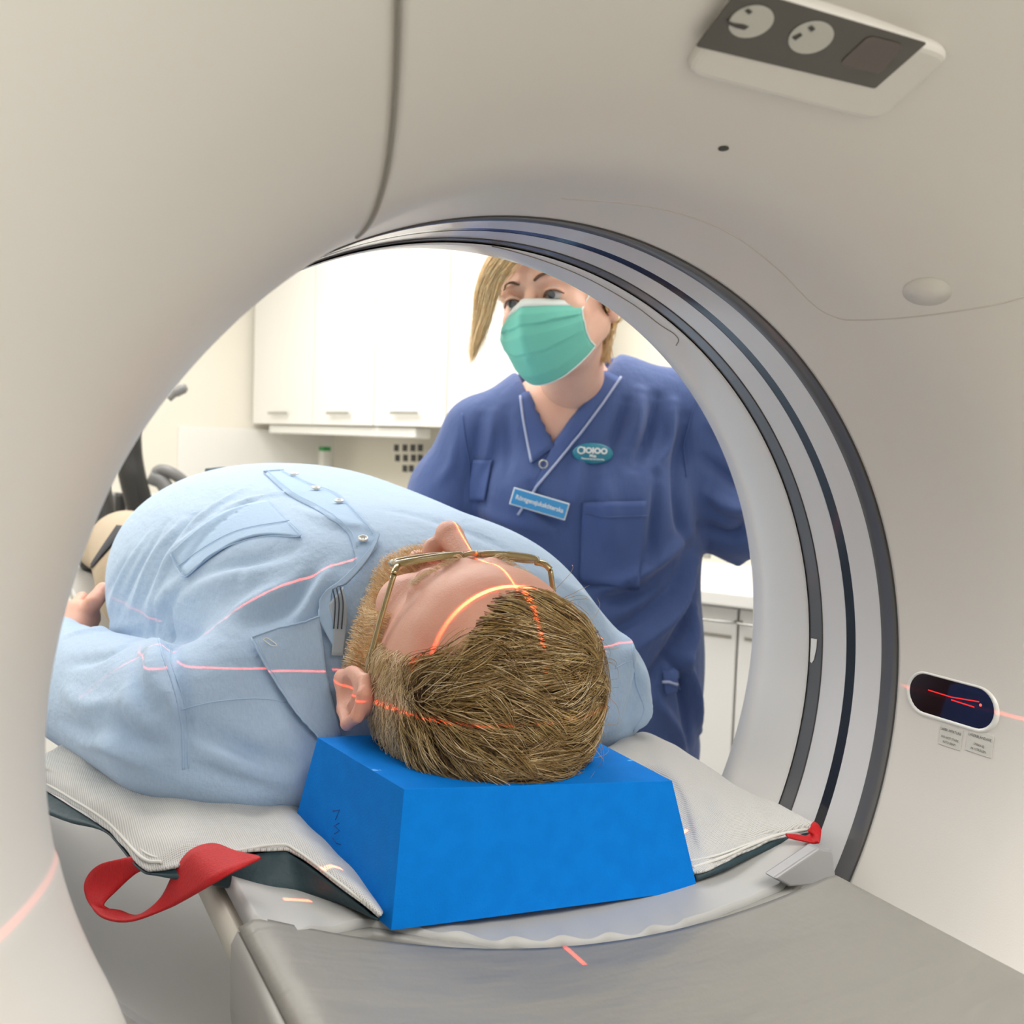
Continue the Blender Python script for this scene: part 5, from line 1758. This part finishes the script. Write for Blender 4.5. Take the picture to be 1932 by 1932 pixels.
# eyes
for s_ in (-1, 1):
    c = hw(s_ * .031, .001, .0735); V = []
    for i in range(9):
        for k in range(16):
            ph = math.pi * i / 8; a = 2 * math.pi * k / 16
            V.append(c + (fa * math.cos(ph) + (side * math.cos(a) + up * math.sin(a)) * math.sin(ph)) * .0122)
    ey = mobj('eye', V, sheet_faces(9, 16, True), M_eyew, nurse)
    gz = (fa - up * .25).normalized()
    q = gz.to_track_quat('Z', 'Y').to_matrix()
    V = [c + gz * .0124] + [c + gz * .0115 + q @ Vector((.0058 * math.cos(a), .0058 * math.sin(a), 0)) for a in np.linspace(0, 2 * math.pi, 21)[:-1]]
    mobj('iris', V, [(0, 1 + k, 1 + (k + 1) % 20) for k in range(20)], M_iris, ey)
    tube('upper_lid', [hw(s_ * .017, -.001, .080), hw(s_ * .024, .0050, .0865), hw(s_ * .032, .0062, .0870), hw(s_ * .040, .0045, .0835), hw(s_ * .046, -.001, .077)], [.0014] + [.0024] * 14 + [.0014], M_skin2, nurse, smoothn=15)
    tube('eyelash', [hw(s_ * .018, -.002, .0825), hw(s_ * .024, .0028, .0885), hw(s_ * .032, .0038, .0893), hw(s_ * .040, .0020, .0860), hw(s_ * .0475, -.003, .078)], .0009, M_brow, nurse, smoothn=15)
    pts = cat_curve([hw(s_ * .012, .021, .094), hw(s_ * .022, .0265, .0925), hw(s_ * .034, .0275, .0865), hw(s_ * .046, .0225, .0750)], 16)
    tube('eyebrow', pts, [.0026 + .0012 * math.sin(math.pi * min(1, k / 9)) - .0017 * (k / 16) ** 2 for k in range(17)], M_brow, nurse, seg=8, flat=.6)

# hair: scalp layer plus combed strands and hanging locks
fN = vnormals(FV, FQ)
fb = BVHTree.FromPolygons([Vector(v) for v in FV], [tuple(q) for q in FQ])


def nmask(p):
    a, u, f = loc3(p, HN, -side, up, fa)
    m = (u > .052) & (f > .0) | (f <= .0) & (u > -.05) | ((np.abs(a) > .066) & (u > .03))
    m &= ~((np.abs(a) > .074) & (np.abs(u + .004) < .036) & (f > -.04) & (f < .02)) & ~((f > -.012) & (u < .03))
    m &= ~((f > .055) & (u < .072))
    return m.astype(float)


m = nmask(FV[FQ].mean(1)) > .5; q = FQ[m]; used = np.unique(q); mp = -np.ones(len(FV), int); mp[used] = np.arange(len(used))
fastmesh('hair_base', FV[used] + fN[used] * .004, mp[q], M_hairg, nurse)
r, nr = sample(FV, FQ, fN, nmask, 5000, 11)
a_, u_, f_ = loc3(r, HN, -side, up, fa)
dd = np.outer(-1.0 * np.ones(len(r)), np.array(fa)) + np.outer(-.5 * (f_ < .03), np.array(up)) + np.outer(np.sign(a_) * .6, -np.array(side)) + rndh.randn(len(r), 3) * .15
strands('hair', r, nr, dd, .05, .0006, M_hairg, nurse, steps=6, follow=fb, seed=12, clump=10, hgt=.012)


def lock(name, guides, n, spread, rad, seed):
    rnd = np.random.RandomState(seed); parts_V = []; parts_Q = []; b = 0
    G = [np.array([list(p) for p in cat_curve(gd, 16)]) for gd in guides]
    K = 17; seg = 3
    for i in range(n):
        t = rnd.rand() * (len(G) - 1); k = int(t); w = t - k
        c = G[k] * (1 - w) + G[min(k + 1, len(G) - 1)] * w
        o = rnd.randn(3) * spread; o2 = rnd.randn(3) * spread * .6
        tt = np.linspace(0, 1, K)[:, None]
        e_ = 1 - .55 * rnd.rand() ** 1.3
        ci_ = tt[:, 0] * e_ * (K - 1); i0 = np.minimum(ci_.astype(int), K - 2); fr = (ci_ - i0)[:, None]
        c = c[i0] * (1 - fr) + c[i0 + 1] * fr
        c = c + o * (.5 + .5 * np.sin(tt * 3 + rnd.rand() * 3)) + o2 * tt
        T = np.gradient(c, axis=0); T /= np.linalg.norm(T, axis=1)[:, None] + 1e-9
        rf = np.cross(T, np.array(e2)[None]); rf /= np.linalg.norm(rf, axis=1)[:, None] + 1e-9; bn = np.cross(T, rf)
        rr = rad * (1 - .7 * np.linspace(0, 1, K) ** 3)[:, None]
        V = np.stack([c + (rf * math.cos(2 * math.pi * s_ / seg) + bn * math.sin(2 * math.pi * s_ / seg)) * rr for s_ in range(seg)], 1).reshape(-1, 3)
        idx = np.arange(K * seg).reshape(K, seg) + b
        for s_ in range(seg):
            s2 = (s_ + 1) % seg
            parts_Q.append(np.stack([idx[:-1, s_], idx[:-1, s2], idx[1:, s2], idx[1:, s_]], -1))
        parts_V.append(V); b += K * seg
    return fastmesh(name, np.concatenate(parts_V), np.concatenate(parts_Q), M_hairg, nurse)


D_ = 1.46
lock('side_bang', [[at(1010, 440, d=D_ - .02), at(950, 470, d=D_ - .03), at(908, 540, d=D_), at(899, 610, d=D_ + .02), at(888, 690, d=D_ + .03)],
                   [at(1005, 440, d=D_ - .01), at(955, 480, d=D_ - .03), at(920, 540, d=D_), at(912, 600, d=D_ + .02), at(893, 670, d=D_ + .02)],
                   [at(1005, 440, d=D_), at(968, 490, d=D_ - .03), at(942, 530, d=D_ - .02), at(924, 590, d=D_), at(900, 655, d=D_ + .02)]], 2400, .0055, .00045, 21)
lock('side_bang', [[at(1010, 440, d=D_ - .02), at(1050, 480, d=D_ - .03), at(1085, 515, d=D_), at(1115, 545, d=D_ + .03), at(1135, 570, d=D_ + .08)],
                   [at(1015, 432, d=D_), at(1075, 470, d=D_ - .01), at(1120, 510, d=D_ + .03), at(1142, 548, d=D_ + .08), at(1150, 590, d=D_ + .12)]], 1300, .0035, .0005, 22)
lock('back_lock', [[at(1138, 585, d=1.58), at(1152, 620, d=1.59), at(1132, 650, d=1.58), at(1138, 690, d=1.58)],
                   [at(1150, 575, d=1.6), at(1153, 610, d=1.6), at(1142, 640, d=1.6), at(1146, 675, d=1.6)]], 700, .0045, .0005, 23)
lock('back_lock', [[at(1128, 640, d=1.58), at(1132, 665, d=1.58), at(1145, 680, d=1.58), at(1160, 670, d=1.58)], [at(1128, 640, d=1.58), at(1130, 660, d=1.58), at(1134, 680, d=1.58), at(1130, 695, d=1.58)]], 60, .0012, .0004, 24)

# ------------------------------------------------------------------ equipment left of the patient, behind
MD = 3.45
c = at(262, 1000, d=MD + .12)
mc = empty('ventilator', (c.x, c.y, FLOOR)); tag(mc, 'grey wheeled medical machine with a looped handle behind the patient belly', 'machine')
tube('push_handle', [at(292, 905, d=MD), at(300, 888, d=MD), at(325, 893, d=MD), at(350, 915, d=MD + .03), at(362, 960, d=MD + .05)], .020, M_mgrey, mc, smoothn=24, seg=12)
tube('handle_bracket', [at(285, 900, d=MD), at(308, 912, d=MD), at(322, 945, d=MD), at(322, 990, d=MD)], .026, M_mgrey, mc, smoothn=20, seg=12)
V, F = box_data((c.x, c.y, c.z - .16), (.30, .30, .20), None); mobj('machine_body', V, F, M_mgrey, mc, smooth=False, bevel=.02)
V, F = box_data((c.x, c.y, (c.z - .26 + FLOOR + .08) / 2), (.26, .26, c.z - .26 - FLOOR - .08), None); mobj('machine_column', V, F, M_mlight, mc, smooth=False, bevel=.02)
V, F = box_data((c.x, c.y, FLOOR + .06), (.5, .5, .06), None); mobj('machine_foot', V, F, M_mgrey, mc, smooth=False, bevel=.02)
box('display_unit', at(306, 957, d=MD + .1), (.08, .06, .09), M_mlight, mc, None, .008)
box('control_knobs', at(296, 950, d=MD + .05), (.02, .02, .05), M_rubber, mc, None, .004)
tube('support_post', [at(226, 1000, d=MD), at(228, 930, d=MD)], .018, M_rubber, mc, smoothn=8)
box('side_unit', at(205, 965, d=MD + .1), (.09, .08, .13), M_mgrey, mc, None, .01)
hs = cat_curve([at(120, 610, d=MD - .1), at(200, 640, d=MD - .12), at(236, 720, d=MD - .15), at(240, 800, d=MD - .15), at(243, 860, d=MD - .15), at(251, 905, d=MD - .15), at(265, 960, d=MD - .13), at(271, 1010, d=MD - .1)], 150)
o = tube('corrugated_hose', hs, [.040 + (.0036 if k % 2 else 0) for k in range(151)], M_rubber, None, seg=20); tag(o, 'thick black corrugated hose hanging at the left behind the patient', 'hose')
p0 = at(318, 752, d=3.2); p1 = at(352, 730, d=3.2)
fx = tube('wall_lamp_arm', [p0, at(332, 740, d=3.2), p1], [.012] * 4 + [.016] * 4 + [.01], M_mgrey, None, smoothn=8); tag(fx, 'small dark lamp arm tip seen beside the left scanner lip', 'lamp')

# positioning marks: the origins of objects sit at their bases
bpy.context.view_layer.update()
